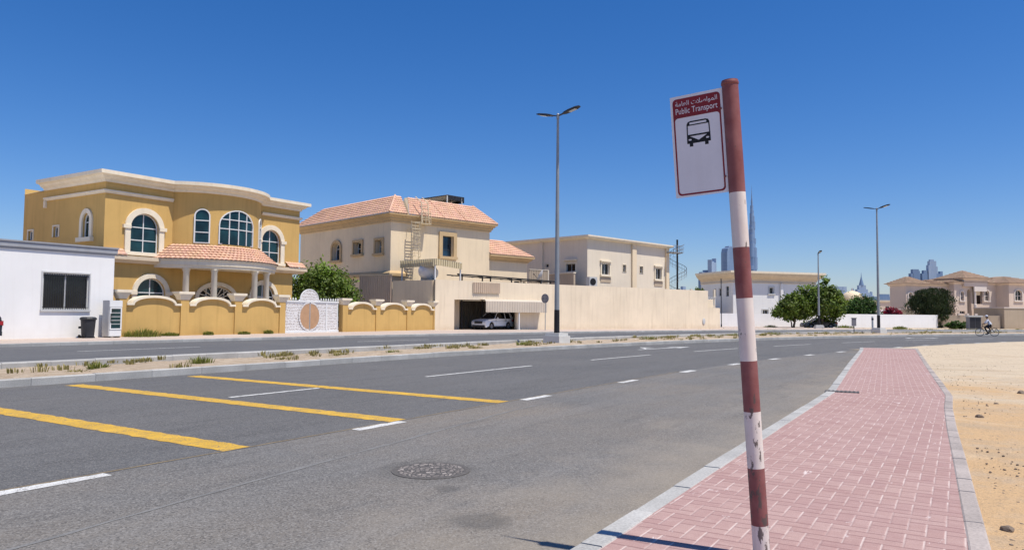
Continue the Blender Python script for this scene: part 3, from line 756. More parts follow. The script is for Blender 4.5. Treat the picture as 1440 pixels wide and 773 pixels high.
# ------------------------------------------------------------------ ochre villa
H = thing('ochre_villa', 'two-storey ochre villa with curved centre bay, cream cornices and arched windows', 'house', (25.3, 46, 0))
BX, BY, BR = 8.2, 2.24, 4.24
def arc(R, a0, a1, n): return [(BX+R*sin(a0+(a1-a0)*i/n), BY-R*cos(a0+(a1-a0)*i/n)) for i in range(n+1)]
A0 = math.asin(3.6/BR)
def bay(x, z, d):
    a = math.asin(max(-1, min(1, (x-BX)/BR))); return (BX+(BR-d)*sin(a), BY-(BR-d)*cos(a), z)
F, S = front(), side()
m = MB()
m.facade(F, [(0, 4.6), (4.6, 4.6), (4.6, 10), (0, 10)], [outline(1.65, 3.60, 5.33, 6.95, 7.9)], .3)
m.facade(F, [(11.8, 4.6), (15.6, 4.6), (15.6, 10), (11.8, 10)], [outline(11.9, 13.70, 5.33, 6.95, 7.87)], .3)
m.facade(F, [(0, 0), (15.0, 0), (15.0, 4.6), (0, 4.6)], [outline(2.2, 4.2, 1.3, 2.75, 3.73), outline(11.2, 13.25, 1.3, 2.7, 3.7), outline(6.7, 9.6, .13, 2.55, 3.4)], .3)
m.facade(S, [(0, 0), (10.2, 0), (10.2, 9.6), (0, 9.6)], [outline(1.57, 2.48, 6.2, 7.2, 7.78), outline(5.45, 6.1, 6.42, 7.12, 0), outline(8.8, 9.45, 6.35, 7.0, 0)], .3)
m.add([(0, 0, 9.6), (0, 7.4, 9.6), (0, 7.4, 10), (0, 0, 10)], [(0, 1, 2, 3)])
m.add([(15.6, 0, 4.6), (15.6, 10.2, 4.6), (15.6, 10.2, 10), (15.6, 0, 10)], [(0, 1, 2, 3)])
m.add([(15.0, 0, 0), (15.0, 10.2, 0), (15.0, 10.2, 4.6), (15.0, 0, 4.6)], [(0, 1, 2, 3)])
m.add([(15.0, 0, 4.6), (15.6, 0, 4.6), (15.6, 10.2, 4.6), (15.0, 10.2, 4.6)], [(0, 1, 2, 3)])
m.add([(0, 10.2, 0), (15.6, 10.2, 0), (15.6, 10.2, 10), (0, 10.2, 10)], [(0, 1, 2, 3)])
pa = arc(BR, -A0, A0, 40)
m.strip([(x, y, 4.6) for x, y in pa], [(x, y, 9.95) for x, y in pa])
m.build('wall', 'gold', H)
m = MB(); m.add([(-.1, -.2, 9.9), (15.7, -.2, 9.9), (15.7, 10.2, 9.9), (-.1, 10.2, 9.55)], [(0, 1, 2, 3)]); m.add([(x, y, 9.91) for x, y in pa], [tuple(range(41))])
m.build('roof', 'concretew', H)
# cornice follows left face, left wing, bay and right wing
CP = [(-.1, 9.62), (.10, 9.62), (.14, 9.76), (.32, 9.86), (.40, 9.98), (.62, 10.04), (.62, 10.27), (-.1, 10.27)]
path = [(0, 7.4), (0, 0)]+[(BX-(BR+.0)*sin(A0), 0)]+arc(BR, -A0+.03, A0-.03, 30)+[(BX+BR*sin(A0), 0), (15.6, 0), (15.6, 10)]
m = MB(); m.sweep(path, CP); m.build('cornice', 'trim', H)
BP = [(0, 8.92), (.10, 8.92), (.10, 8.98), (.17, 9.02), (.17, 9.12), (0, 9.16)]
m = MB(); m.sweep([(0, 7.3), (0, 0), (4.55, 0)], BP); m.box(-.14, 0, 7.12, 7.3, 8.45, 8.93); m.build('band', 'trim', H)
m = MB(); m.sweep([(11.85, 0), (15.6, 0), (15.6, 10)], BP); m.build('band', 'trim', H)
# fascia and tile strips between storeys
FP = [(-.02, 4.62), (.22, 4.62), (.40, 4.80), (.48, 4.82), (.48, 5.06), (-.02, 5.06)]
for x0, x1 in ((-.02, 4.0), (12.4, 15.6)):
    m = MB(); m.sweep([(x0, 0), (x1, 0)] if x0 < 1 else [(x0, 0), (x1, 0), (x1, 8)], FP); m.build('fascia', 'tanfascia', H)
for x0, x1 in ((.0, 1.25), (14.25, 16.0)):
    m = MB(); m.tiles(lambda a, tt, h: (a, -.52+tt*.52, 5.07+tt*.42+h), 0, 1, lambda q: x0, lambda q: x1, course=.5); m.build('tile_ledge', 'terr', H)
# windows
tr = dict(sur='trim', surw=.36, surp=.12, imp=True)
window(H, F, 1.65, 3.60, 5.33, 6.95, 7.9, vb=1, hb=(6.15, 6.98), sill=(.06, .18, .08), **tr)
window(H, F, 11.9, 13.70, 5.33, 6.95, 7.87, vb=1, hb=(6.15, 6.98), sill=(.06, .18, .08), **tr)
window(H, F, 2.2, 4.2, 1.3, 2.75, 3.73, vb=1, hb=(2.0, 2.78), sill=(.06, .15, .08), sur='trim', surw=.30, surp=.12, imp=True)
window(H, F, 11.2, 13.25, 1.3, 2.7, 3.7, vb=1, hb=(2.0, 2.73), sill=(.06, .15, .08), sur='trim', surw=.30, surp=.12, imp=True)
window(H, S, 1.57, 2.48, 6.2, 7.2, 7.78, vb=1, hb=(7.2,), f=.06, sur='trim', surw=.28, surp=.10, sill=(.12, .26, .14))
window(H, S, 5.45, 6.1, 6.42, 7.12, 0, vb=0, f=.06, sur='trim', surw=.10, surp=.05)
window(H, S, 8.8, 9.45, 6.35, 7.0, 0, vb=0, f=.06, sur='trim', surw=.10, surp=.05)
window(H, bay, 5.5, 6.35, 6.2, 8.05, 8.55, rec=0, proud=.02, f=.07, vb=0, hb=(6.95, 7.75), label='narrow arched bay window')
window(H, bay, 6.87, 9.73, 6.2, 7.55, 8.66, rec=0, proud=.02, f=.07, vb=3, hb=(7.3, 7.95), label='wide arched bay window')
window(H, bay, 10.62, 11.2, 6.25, 7.95, 8.45, rec=0, proud=.02, f=.07, vb=0, hb=(6.95, 7.75), label='narrow bay window at the turn')
# porch: tiled skirt roof on fascia and columns
RE = 5.5
def porch(a, tt, h):
    R = RE-tt*(RE-BR-.02); z = 5.02+tt*1.05
    return (BX+(R+h*.6)*sin(a), BY-(R+h*.6)*cos(a), z+h*.8)
m = MB(); aE = math.acos(2.1/RE)
# nearly equal 0.25 m tiles along the arc
m = MB(); m.tiles(porch, 0, 1, lambda q: -aE+(aE-A0)*q, lambda q: aE-(aE-A0)*q, course=.166, w=.058, wave=.045, seg=5)
m.build('porch_roof', 'terr', H)
m = MB(); m.sweep(arc(RE-.15, -aE, aE, 36), [(-.9, 4.45), (-.02, 4.45), (.0, 4.62), (.05, 4.64), (.05, 4.94), (.12, 4.96), (.12, 5.03), (-.9, 5.03)]); m.build('porch_fascia', 'trim', H)
m = MB(); m.add([(x, y, 4.47) for x, y in arc(RE-.9, -aE, aE, 36)], [tuple(range(37))]); m.build('porch_ceiling', 'trim', H)
for x in (4.75, 6.2, 9.25, 10.75):
    y = BY-sqrt((RE-.45)**2-(x-BX)**2)
    m = MB(); m.lathe([(.30, .13), (.30, .3), (.23, .36), (.21, .5), (.195, 4.2), (.23, 4.25), (.23, 4.32), (.27, 4.34), (.27, 4.46)], (x, y, 0), n=20); m.build('column', 'trim', H, smooth=True)
# entrance with fan-shaped arch
d = window(H, F, 6.7, 9.6, .13, 2.55, 3.4, rec=.2, f=.1, vb=3, hb=(2.4,), frame='trim', glass='darkglass', name='entrance_door', sur='trim', surw=.28, surp=.1)
m = MB()
for q in range(1, 8):
    a = pi*q/8; m.tube((8.15+.35*cos(a), .12, 2.5+.2*sin(a)), (8.15+1.4*cos(a), .12, 2.5+.83*sin(a)), .04, n=6)
m.build('fanlight', 'trim', d)

# ------------------------------------------------------------------ ochre garden walls and gate
def pier(parent, x, w, h, d=.42):
    m = MB(); m.box(x-w/2, x+w/2, -.08, d-.08, 0, h-.5); p = m.build('pier', 'gold', parent)
    m = MB()
    for z0, z1, e in ((h-.5, h-.42, .03), (h-.42, h-.33, .07), (h-.33, h-.24, .12), (h-.24, h-.15, .18), (h-.15, h, .25)):
        m.box(x-w/2-e, x+w/2+e, -.08-e*.7, d-.08+e*.4, z0, z1)
    m.build('cap', 'trim', p)
def panel(parent, x0, x1, sh, ze, zt):
    """wall panel with level shoulders and an arched top under a cream coping"""
    n = 20; c = (x0+x1)/2; a = (x1-x0)/2-sh
    up = [(x0, ze)]+[(c-a*cos(pi*i/n), ze+(zt-ze)*sin(pi*i/n)**.9) for i in range(n+1)]+[(x1, ze)]
    m = MB(); lo = [(x, 0) for x, _ in up]
    for y in (0, .3): m.strip([(x, y, z) for x, z in lo], [(x, y, z) for x, z in up])
    m.strip([(x, 0, z) for x, z in up], [(x, .3, z) for x, z in up])
    p = m.build('panel', 'gold', parent)
    m = MB(); w = .125
    A = [(x, z) for x, z in up]; B = [(x0, ze+w)]+[(c-(a+w*.7)*cos(pi*i/n), ze+w*.6+(zt-ze+w*.55)*sin(pi*i/n)**.9) for i in range(n+1)]+[(x1, ze+w)]
    B[1] = (B[1][0], ze+w); B[-2] = (B[-2][0], ze+w)
    k = len(A)
    vs = [(x, y, z) for y in (-.17, .45) for L in (A, B) for x, z in L]
    fs = []
    for i in range(k-1):
        fs += [(i, i+1, k+i+1, k+i), (2*k+i, 3*k+i, 3*k+i+1, 2*k+i+1), (k+i, k+i+1, 3*k+i+1, 3*k+i), (i, 2*k+i, 2*k+i+1, i+1)]
    fs += [(0, k, 3*k, 2*k), (k-1, 3*k-1, 4*k-1, 2*k-1)]
    m.add(vs, fs); m.build('coping', 'trim', p)
W = thing('garden_wall', 'ochre garden wall with three wide arched panels, left of the white gate', 'garden wall', (23.45, 41, 0))
for x, w in ((.28, .4), (4.15, .55), (8.0, .55), (11.62, .5)): pier(W, x, w, 2.78)
for a, b in ((.48, 3.87), (4.43, 7.72), (8.28, 11.36)): panel(W, a, b, .42, 1.92, 2.36)
W = thing('garden_wall', 'ochre garden wall with three narrow arched panels, between white gate and cream wall', 'garden wall', (40.8, 41, 0))
for x, w in ((.28, .55), (3.92, .5), (7.72, .5), (11.3, .5)): pier(W, x, w, 2.68)
for a, b in ((.56, 3.67), (4.17, 7.47), (7.97, 11.05)): panel(W, a, b, .42, 1.84, 2.30)
G = thing('driveway_gate', 'white pierced double gate with tan medallion and rounded crest', 'gate', (35.32, 41.12, .13))
for x0, x1 in ((.06, 2.36), (2.42, 5.18)):
    m = MB(); m.box(x0+.04, x1-.04, .02, .05, .1, 2.1); l = m.build('leaf', 'gate', G)
    m = MB(); m.ring(front(0), outline(x0, x1, .04, 2.18, 0), outline(x0+.09, x1-.09, .16, 2.10, 0), 0, .075); m.build('frame', 'alu', l)
m = MB(); m.box(3.95, 4.07, -.015, .07, .16, 2.1); m.build('rail', 'alu', G)
m = MB(); m.box(0, 5.24, -.03, .09, 2.18, 2.30); m.build('top_rail', 'alu', G)
m = MB(); m.box(0, 5.24, -.03, .09, .0, .12); m.build('bottom_rail', 'alu', G)
for sgn in (-1, 1):
    m = MB(); n = 20
    m.add([(2.39+sgn*.05, -.012, 1.17)]+[(2.39+sgn*(.05+.86*cos(pi*(i/n-.5))), -.012, 1.17+.93*sin(pi*(i/n-.5))) for i in range(n+1)], [(0, i+1, i+2) for i in range(n)])
    md = m.build('medallion', 'bronze', G)
    m = MB(); n = 24
    A = [(2.39+sgn*(.07+.84*cos(pi*(i/n-.5))), 1.17+.92*sin(pi*(i/n-.5))) for i in range(n+1)]; B = [(2.39+sgn*(.07+.98*cos(pi*(i/n-.5))), 1.17+1.04*sin(pi*(i/n-.5))) for i in range(n+1)]
    m.ring(front(0), A+B[::-1][:1], B+A[::-1][:1], -.03, .02) if 0 else m.strip([(x, -.02, z) for x, z in A], [(x, -.02, z) for x, z in B]); m.build('ring', 'gate', md)
m = MB(); n = 24
o = [(2.35-1.0, 2.30)]+[(2.35-.86*cos(pi*i/n), 2.34+.76*sin(pi*i/n)) for i in range(n+1)]+[(2.35+1.0, 2.30)]
m.add([(x, .0, z) for x, z in o]+[(x, .05, z) for x, z in o], [tuple(range(len(o))), tuple(range(len(o), 2*len(o)))]+[(i, i+1, len(o)+i+1, len(o)+i) for i in range(len(o)-1)])
cr = m.build('crest', 'gate', G)
m = MB(); m.pipe([(x, .02, z) for x, z in o], .045, 6); m.build('rim', 'alu', cr)
for q in range(22):
    x = .12+q*.24
    if 1.3 < x < 3.4: continue
    m = MB(); m.lathe([(.0, 2.30), (.05, 2.33), (.065, 2.39), (.03, 2.45), (0, 2.53)], (x, .03, 0), n=8); m.build('finial', 'alu', G)
# ------------------------------------------------------------------ cream mansard house
H = thing('mansard_house', 'cream two-storey house with pink tiled mansard roof and ochre eaves band', 'house', (53, 47.1, 0), -14)
F, S = front(), side()
m = MB()
m.facade(F, [(0, 0), (12.55, 0), (12.55, 10.5), (0, 10.5)], [outline(6.14, 7.55, 7.3, 9.36, 0)], .4)
m.facade(S, [(0, 0), (17.6, 0), (17.6, 10.5), (0, 10.5)], [outline(9.0, 10.6, 6.95, 8.2, 8.85), outline(4.95, 6.4, 7.4, 8.62, 0), outline(1.35, 2.5, 7.3, 8.6, 0)], .55)
m.add([(12.55, 0, 0), (12.55, 17.6, 0), (12.55, 17.6, 10.5), (12.55, 0, 10.5)], [(0, 1, 2, 3)]); m.add([(0, 17.6, 0), (12.55, 17.6, 0), (12.55, 17.6, 10.5), (0, 17.6, 10.5)], [(0, 1, 2, 3)])
m.build('wall', 'cream', H)
EP = [(-.1, 10.26), (.14, 10.26), (.14, 10.42), (.26, 10.50), (.26, 10.64), (.40, 10.70), (.46, 10.82), (.62, 10.88), (.62, 11.02), (-.1, 11.02)]
m = MB(); m.sweep([(0, 17.6), (0, 0), (12.55, 0), (12.55, 12)], EP); m.build('eaves', 'ochretrim', H)
m = MB(); m.sweep([(0, 17.6), (0, 0), (1.8, 0)], [(-.05, 5.1), (.25, 5.1), (.25, 5.35), (.12, 5.5), (-.05, 5.62)]); m.build('band', 'ochretrim', H)
W_, ZR = 1.95, 12.98
def slopeF(a, t_, h): return (a, -.62+t_*W_-h*.55, 11.02+t_*(ZR-11.02)+h*.8)
def slopeL(a, t_, h): return (-.62+t_*W_-h*.55, a, 11.02+t_*(ZR-11.02)+h*.8)
def slopeR(a, t_, h): return (13.17-t_*W_+h*.55, a, 11.02+t_*(ZR-11.02)+h*.8)
m = MB()
m.tiles(slopeL, 0, 1, lambda q: -.62+q*W_, lambda q: 18.2-q*3.4, course=.125)
m.tiles(slopeF, 0, 1, lambda q: -.62+q*W_, lambda q: 1.45+q*.55, course=.125)
m.build('roof', 'terr', H)
m = MB()
m.tiles(slopeF, 0, 1, lambda q: 1.62+q*1.2, lambda q: 13.17-q*W_, course=.125)
m.tiles(slopeR, 0, 1, lambda q: -.62+q*W_, lambda q: 12, course=.125)
m.build('roof', 'terr', H)
m = MB()
m.add([slopeF(1.62, 0, 0), slopeF(2.82, 1, 0), (2.82, 1.9, ZR), (2.0, 1.9, 11.02)], [(0, 1, 2, 3)])
m.add([slopeF(1.45, 0, 0), slopeF(2.0, 1, 0), (2.0, 1.9, ZR), (1.45, 1.9, 11.02)], [(0, 1, 2, 3)])
m.add([(1.33, 1.33, ZR), (1.4, 1.33, ZR), (1.4, 15, ZR), (1.33, 15, ZR), ], [(0, 1, 2, 3)])
m.box(1.32, 1.55, 1.34, 14.9, 12.4, ZR+.03); m.box(2.82, 11.2, 1.34, 1.55, 12.4, ZR+.03)
m.build('parapet_back', 'cream', H)
for a, b, r in (((-.62, -.62, 11.08), (1.33, 1.33, ZR+.06), .1), ((13.17, -.62, 11.08), (11.22, 1.33, ZR+.06), .1))+tuple((slopeF(x+.4, 0, .09), slopeF(x-.15, 1, .09), .055) for x in (5.6, 8.4)):
    m = MB(); m.tube(a, b, r, n=8); m.build('ridge_cap', 'terr', H)
m = MB(); m.add([(0, 0, 11.03), (12.5, 0, 11.03), (12.5, 17.6, 11.03), (0, 17.6, 11.03)], [(0, 1, 2, 3)]); m.build('flat_roof', 'concretew', H)
window(H, F, 6.14, 7.55, 7.3, 9.36, 0, rec=.36, f=.06, vb=0, hb=(8.0,), frame='darkmetal', glass='glassblue', sur='ochretrim', surw=.42, surp=.16, sill=(.05, .25, .1))
window(H, S, 9.0, 10.6, 6.95, 8.2, 8.85, rec=.5, f=.08, vb=1, hb=(8.2,), glass='glassblue', sur='ochretrim', surw=.25, surp=.14, sill=(.08, .2, .12))
window(H, S, 4.95, 6.4, 7.4, 8.62, 0, rec=.5, f=.08, vb=1, hb=(8.0,), glass='darkglass', sur='ochretrim', surw=.22, surp=.14, sill=(.08, .2, .12))
window(H, S, 1.35, 2.5, 7.3, 8.6, 0, rec=.5, f=.08, vb=1, hb=(8.0,), glass='darkglass', sur='ochretrim', surw=.22, surp=.14, sill=(.08, .2, .12))
# lower wing on the right
m = MB(); m.facade(front(.4), [(12.56, 0), (18.6, 0), (18.6, 7.45), (12.56, 7.45)], [outline(16.6, 17.5, 4.3, 5.2, 0), outline(17.9, 18.4, 4.3, 5.2, 0)], .3)
m.add([(18.6, .4, 0), (18.6, 10, 0), (18.6, 10, 7.45), (18.6, .4, 7.45)], [(0, 1, 2, 3)]); m.build('wing', 'cream', H)
m = MB(); m.sweep([(12.56, .4), (18.6, .4), (18.6, 8)], [(-.1, 7.28), (.14, 7.28), (.14, 7.4), (.35, 7.52), (.5, 7.72), (.62, 7.74), (.62, 7.92), (-.1, 7.92)]); m.build('eaves', 'ochretrim', H)
m = MB()
m.tiles(lambda a, t_, h: (a, -.22+t_*2.6-h*.5, 7.92+t_*1.85+h*.8), 0, 1, lambda q: 12.57, lambda q: 19.22-q*2.6, course=.125)
m.tiles(lambda a, t_, h: (19.22-t_*2.6+h*.5, a, 7.92+t_*1.85+h*.8), 0, 1, lambda q: -.22+q*2.6, lambda q: 10, course=.125)
m.build('roof', 'terr', H)
window(H, front(.4), 16.6, 17.5, 4.3, 5.2, 0, rec=.25, f=.05, vb=0, frame='darkmetal', glass='darkglass')
window(H, front(.4), 17.9, 18.4, 4.3, 5.2, 0, rec=.25, f=.05, vb=0, frame='darkmetal', glass='darkglass')
def local(o, p):
    r = o.rotation_euler.z; return (o.location.x+p[0]*cos(r)-p[1]*sin(r), o.location.y+p[0]*sin(r)+p[1]*cos(r), o.location.z+p[2])
# canopy standing on the roof
T = thing('roof_canopy', 'small open metal canopy on posts standing on the pink mansard roof', 'canopy', local(H, (0, 0, 0)), -14)
m = MB(); m.add([(4.7, 3.2, 13.05), (8.6, 2.3, 13.95), (10.9, 2.3, 13.9), (10.9, 5.5, 13.55), (4.7, 5.5, 13.0)], [(0, 1, 2, 3, 4)]); m.add([(4.7, 3.2, 13.15), (8.6, 2.3, 14.05), (10.9, 2.3, 14.0), (10.9, 5.5, 13.65), (4.7, 5.5, 13.1)], [(0, 1, 2, 3, 4)])
m.build('canopy_top', 'corrpale', T)
m = MB(); m.corr(lambda x, z, d: (x, 2.3-d, z), 8.6, 10.9, 13.55, 14.02, .2, .03); m.corr(lambda x, z, d: (10.9+d, x, z), 2.3, 5.5, 13.4, 13.85, .2, .03); m.build('valance', 'darkmetal', T)
for x, y, z in ((8.6, 2.35, 13.95), (10.6, 2.35, 13.9), (10.6, 5.3, 13.6), (8.6, 5.3, 13.6)):
    m = MB(); m.box(x-.06, x+.06, y-.06, y+.06, 11.03, z); m.build('post', 'concretew', T)
m = MB(); m.box(8.9, 10.4, 3.0, 4.6, 11.0, 13.35); m.build('tank_block', 'blackplastic', T)
# caged ladder
T = thing('caged_ladder', 'cream steel ladder with safety cage fixed to the cream house front', 'ladder', local(H, (0, 0, 0)), -14)
m = MB()
for x in (1.85, 2.75): m.tube((x, -.75, 6.1), (x, -.75, 10.4), .045, n=6); m.tube((x, -.75, 6.6), (x, 0, 6.6), .03, n=6); m.tube((x, -.75, 9.6), (x, 0, 9.6), .03, n=6)
m.build('rails', 'ladder', T)
m = MB()
for q in range(15): m.tube((1.85, -.75, 6.2+q*.29), (2.75, -.75, 6.2+q*.29), .03, n=6)
tag(m.build('rungs', 'ladder', T), None)
m = MB()
for q in range(6):
    z = 7.0+q*.65; m.pipe([(2.3+.48*cos(pi+pi*i/8), -.75+.6*sin(pi+pi*i/8), z) for i in range(9)], .025, 5)
for i in (2, 4, 6): m.tube((2.3+.48*cos(pi+pi*i/8), -.75+.6*sin(pi+pi*i/8), 7), (2.3+.48*cos(pi+pi*i/8), -.75+.6*sin(pi+pi*i/8), 10.3), .02, n=5)
m.build('cage', 'ladder', T)
m = MB()
m.box(2.7, 4.0, -1.05, -.1, 10.2, 10.26)
for x in (2.8, 3.35, 3.95):
    for y in (-1.0,): m.tube((x, y, 10.2), (x, y, 11.35), .03, n=6)
for z in (10.75, 11.3): m.tube((2.8, -1.0, z), (3.95, -1.0, z), .025, n=6); m.tube((3.95, -1.0, z), (3.95, -.1, z), .025, n=6)
m.build('landing', 'ladder', T)
m = MB()
for x in (2.95, 3.75): m.pipe([(x, -1.0, 10.3), (x, -.75, 12.3), (x, .2, 12.95)], .05, 6)
for q in range(7): m.tube((2.95, -.97+q*.04, 10.6+q*.28), (3.75, -.97+q*.04, 10.6+q*.28), .03, n=6)
m.build('upper_ladder', 'ladder', T)

# ------------------------------------------------------------------ cream boundary wall with garage opening
W = thing('boundary_wall', 'long tall cream boundary wall with a garage opening cut through it', 'wall', (52, 40.9, 0), -24.1)
Z = 4.5
m = MB(); m.facade(front(), [(0, 0), (1.95, 0), (1.95, 2.86), (8.72, 2.86), (8.72, 0), (21.75, 0), (21.75, Z), (0, Z+.1)], [], .3)
m.facade(front(.06), [(21.75, 0), (35.25, 0), (35.25, Z-.05), (21.75, Z+.02)], [], .3)
for x in (1.95, 8.72): m.add([(x, 0, 0), (x, .35, 0), (x, .35, 2.86), (x, 0, 2.86)], [(0, 1, 2, 3)])
m.add([(1.95, 0, 2.86), (8.72, 0, 2.86), (8.72, .35, 2.86), (1.95, .35, 2.86)], [(0, 1, 2, 3)])
m.add([(0, 0, Z+.1), (21.75, 0, Z), (21.75, .3, Z), (0, .3, Z+.1)], [(0, 1, 2, 3)]); m.add([(21.75, .06, Z+.02), (35.25, .06, Z-.05), (35.25, .36, Z-.05), (21.75, .36, Z+.02)], [(0, 1, 2, 3)])
m.add([(21.75, 0, 0), (21.75, .06, 0), (21.75, .06, Z), (21.75, 0, Z)], [(0, 1, 2, 3)]); m.add([(35.25, .06, 0), (35.25, 8, 0), (35.25, 8, Z-.05), (35.25, .06, Z-.05)], [(0, 1, 2, 3)])
m.add([(0, .35, 0), (1.9, .35, 0), (1.9, .35, Z), (0, .35, Z)], [(0, 1, 2, 3)]); m.add([(8.8, .35, 0), (35.25, .36, 0), (35.25, .36, Z-.05), (8.8, .35, Z)], [(0, 1, 2, 3)]); m.add([(1.9, .35, 2.9), (8.8, .35, 2.9), (8.8, .35, Z), (1.9, .35, Z)], [(0, 1, 2, 3)])
m.build('wall', 'creamwall', W)
m = MB(); m.box(35.28, 37.3, .1, .4, 0, 2.5); m.box(35.28, 36.6, .5, .8, 2.5, 3.5); m.build('end_pier', 'creamwall', W)
# garage recess
m = MB(); m.corr(lambda y, z, d: (1.97+d, y, z), .36, 7, .0, 2.9, .22, .05); m.corr(lambda x, z, d: (x, 7-d, z), 1.97, 12.5, 0, 2.9, .3, .05)
m.add([(1.95, .36, 2.92), (12.5, .36, 2.92), (12.5, 7, 2.92), (1.95, 7, 2.92)], [(0, 1, 2, 3)]); m.add([(12.5, .36, 0), (12.5, 7, 0), (12.5, 7, 2.92), (12.5, .36, 2.92)], [(0, 1, 2, 3)])
m.build('garage_lining', 'corrpale', W)
m = MB(); m.lathe([(.0, 0), (.22, 0), (.22, .05), (.16, .08), (0, .08)], (34.5, .05, .0), n=20, axis='y')
for i, v in enumerate(m.v): m.v[i] = (v[0], .05-(v[1]-.05), v[2]*1.7+.95)
m.build('meter_cover', 'acgrey', W)
# side wall running back from its left end, and sheet fence
T = thing('side_wall', 'shaded plain plaster side wall running back from the cream wall corner', 'wall', (52.0, 41.0, 0))
m = MB(); m.box(0, .25, .2, 4.9, 0, 4.55); m.build('wall', 'cream', T)
T = thing('sheet_fence', 'tall beige corrugated sheet fence beside the bushy garden tree', 'fence', (52.0, 45.95, 0))
m = MB(); m.corr(lambda y, z, d: (-d, y, z), 0, 4.1, 0, 5.1, .24, .05); m.build('sheet', 'corr', T)
m = MB(); m.box(-.06, .02, 0, 4.1, 5.08, 5.18); m.build('cap_rail', 'ladder', T)
# corrugated awning over the garage
T = thing('garage_awning', 'pale corrugated awning valance hanging over the garage opening', 'awning', (52, 40.9, 0), -24.1)
m = MB(); m.corr(lambda x, z, d: (x, -.95-d, z), 4.7, 11.6, 1.75, 2.72, .27, .028); v = m.build('valance', 'corrpale', T)
m = MB(); n = 8
prof = [(-.95-.0+.25*(1-cos(pi/2*i/n)), 2.72+.16*sin(pi/2*i/n)) for i in range(n+1)]+[(-.02, 2.96)]
m.strip([(4.68, y, z) for y, z in prof], [(11.62, y, z) for y, z in prof]); m.strip([(4.68, y, z-.03) for y, z in prof], [(11.62, y, z-.03) for y, z in prof]); m.build('hood', 'corrpale', T)
for x in (8.4,):
    m = MB(); m.box(x-.05, x+.05, -.92, -.82, .13, 2.75); m.build('post', 'alu', T)
T = thing('hanging_screen', 'beige corrugated screen fixed high on the cream wall above the garage', 'screen', (52, 40.9, 0), -24.1)
m = MB(); m.corr(lambda x, z, d: (x, -.10-d, z), 3.85, 6.75, 3.5, 4.46, .22, .045); m.build('sheet', 'corr', T)
m = MB(); m.box(3.85, 6.75, -.09, -.003, 4.38, 4.46); m.build('batten', 'ladder', T)
# utility room behind the corner with tank and canopy on it
T = thing('service_room', 'flat service room behind the cream wall corner carrying the water tank', 'outbuilding', (52.5, 41.5, 0), -12)
m = MB(); m.box(0, 3.4, .3, 5.2, 0, 4.5); m.build('wall', 'cream', T)
m = MB(); m.box(-.05, 3.45, .25, 5.25, 4.5, 4.58); m.build('roof_slab', 'concretew', T)
T = thing('tank_canopy', 'yellowed corrugated canopy on white posts sheltering the water tank', 'canopy', (52.25, 41.15, 0), -12)
m = MB(); m.add([(-.1, -.1, 6.45), (3.1, -.1, 6.2), (3.1, 4.9, 6.2), (-.1, 4.9, 6.45)], [(0, 1, 2, 3)]); m.add([(-.1, -.1, 6.4), (3.1, -.1, 6.15), (3.1, 4.9, 6.15), (-.1, 4.9, 6.4)], [(0, 1, 2, 3)]); m.build('canopy_top', 'corryel', T)
m = MB(); m.corr(lambda x, z, d: (x, -.1-d, z-x*.08), -.1, 3.1, 5.9, 6.47, .26, .09); m.corr(lambda y, z, d: (-.1-d, y, z), -.1, 4.9, 5.8, 6.47, .26, .09); m.build('valance', 'corryel', T)
for x, y in ((0, 0), (3.0, 0), (0, 4.8), (3.0, 4.8)):
    m = MB(); m.box(x-.05, x+.05, y-.05, y+.05, 4.5 if (x or y) else 4.55, 6.3); m.build('post', 'alu', T)
T = thing('water_tank', 'white horizontal cylindrical water tank under the yellowed canopy', 'water tank', (54.0, 43.3, 4.58), 28)
m = MB(); m.lathe([(0, -1.75), (.4, -1.7), (.64, -1.5), (.68, -1.4), (.68, 1.4), (.64, 1.5), (.4, 1.7), (0, 1.75)], (0, 0, .82), n=24, axis='x'); tb = m.build('tank_body', 'tank', T, smooth=True)
m = MB()
for x in (-1.0, -.3, .4, 1.1): m.lathe([(.685, x-.03), (.70, x), (.685, x+.03)], (0, 0, .82), n=24, axis='x')
m.build('band', 'tank', tb)
for x in (-1.0, 1.0):
    m = MB(); m.box(x-.12, x+.12, -.5, .5, 0, .35); m.build('cradle', 'concretew', T)
T = thing('steel_frame', 'black steel shade frame on short posts above the cream wall', 'frame', (52, 40.9, 0), -24.1)
m = MB(); m.tube((2.9, 1.2, 5.22), (14.4, 1.2, 4.88), .075, n=6); m.tube((2.9, 3.2, 5.22), (14.4, 3.2, 4.88), .06, n=6); m.build('beam', 'blackpaint', T)
for x in (3.4, 5.6, 6.5, 8.9, 10.0, 12.4, 13.6):
    m = MB(); m.box(x-.05, x+.05, 1.15, 1.25, 0, 5.18-.03*(x-3)); m.build('post', 'blackpaint', T)
    m = MB(); m.tube((x, 1.2, 5.16-.03*(x-3)), (x, 3.2, 5.16-.03*(x-3)), .04, n=5); m.build('rafter', 'blackpaint', T)

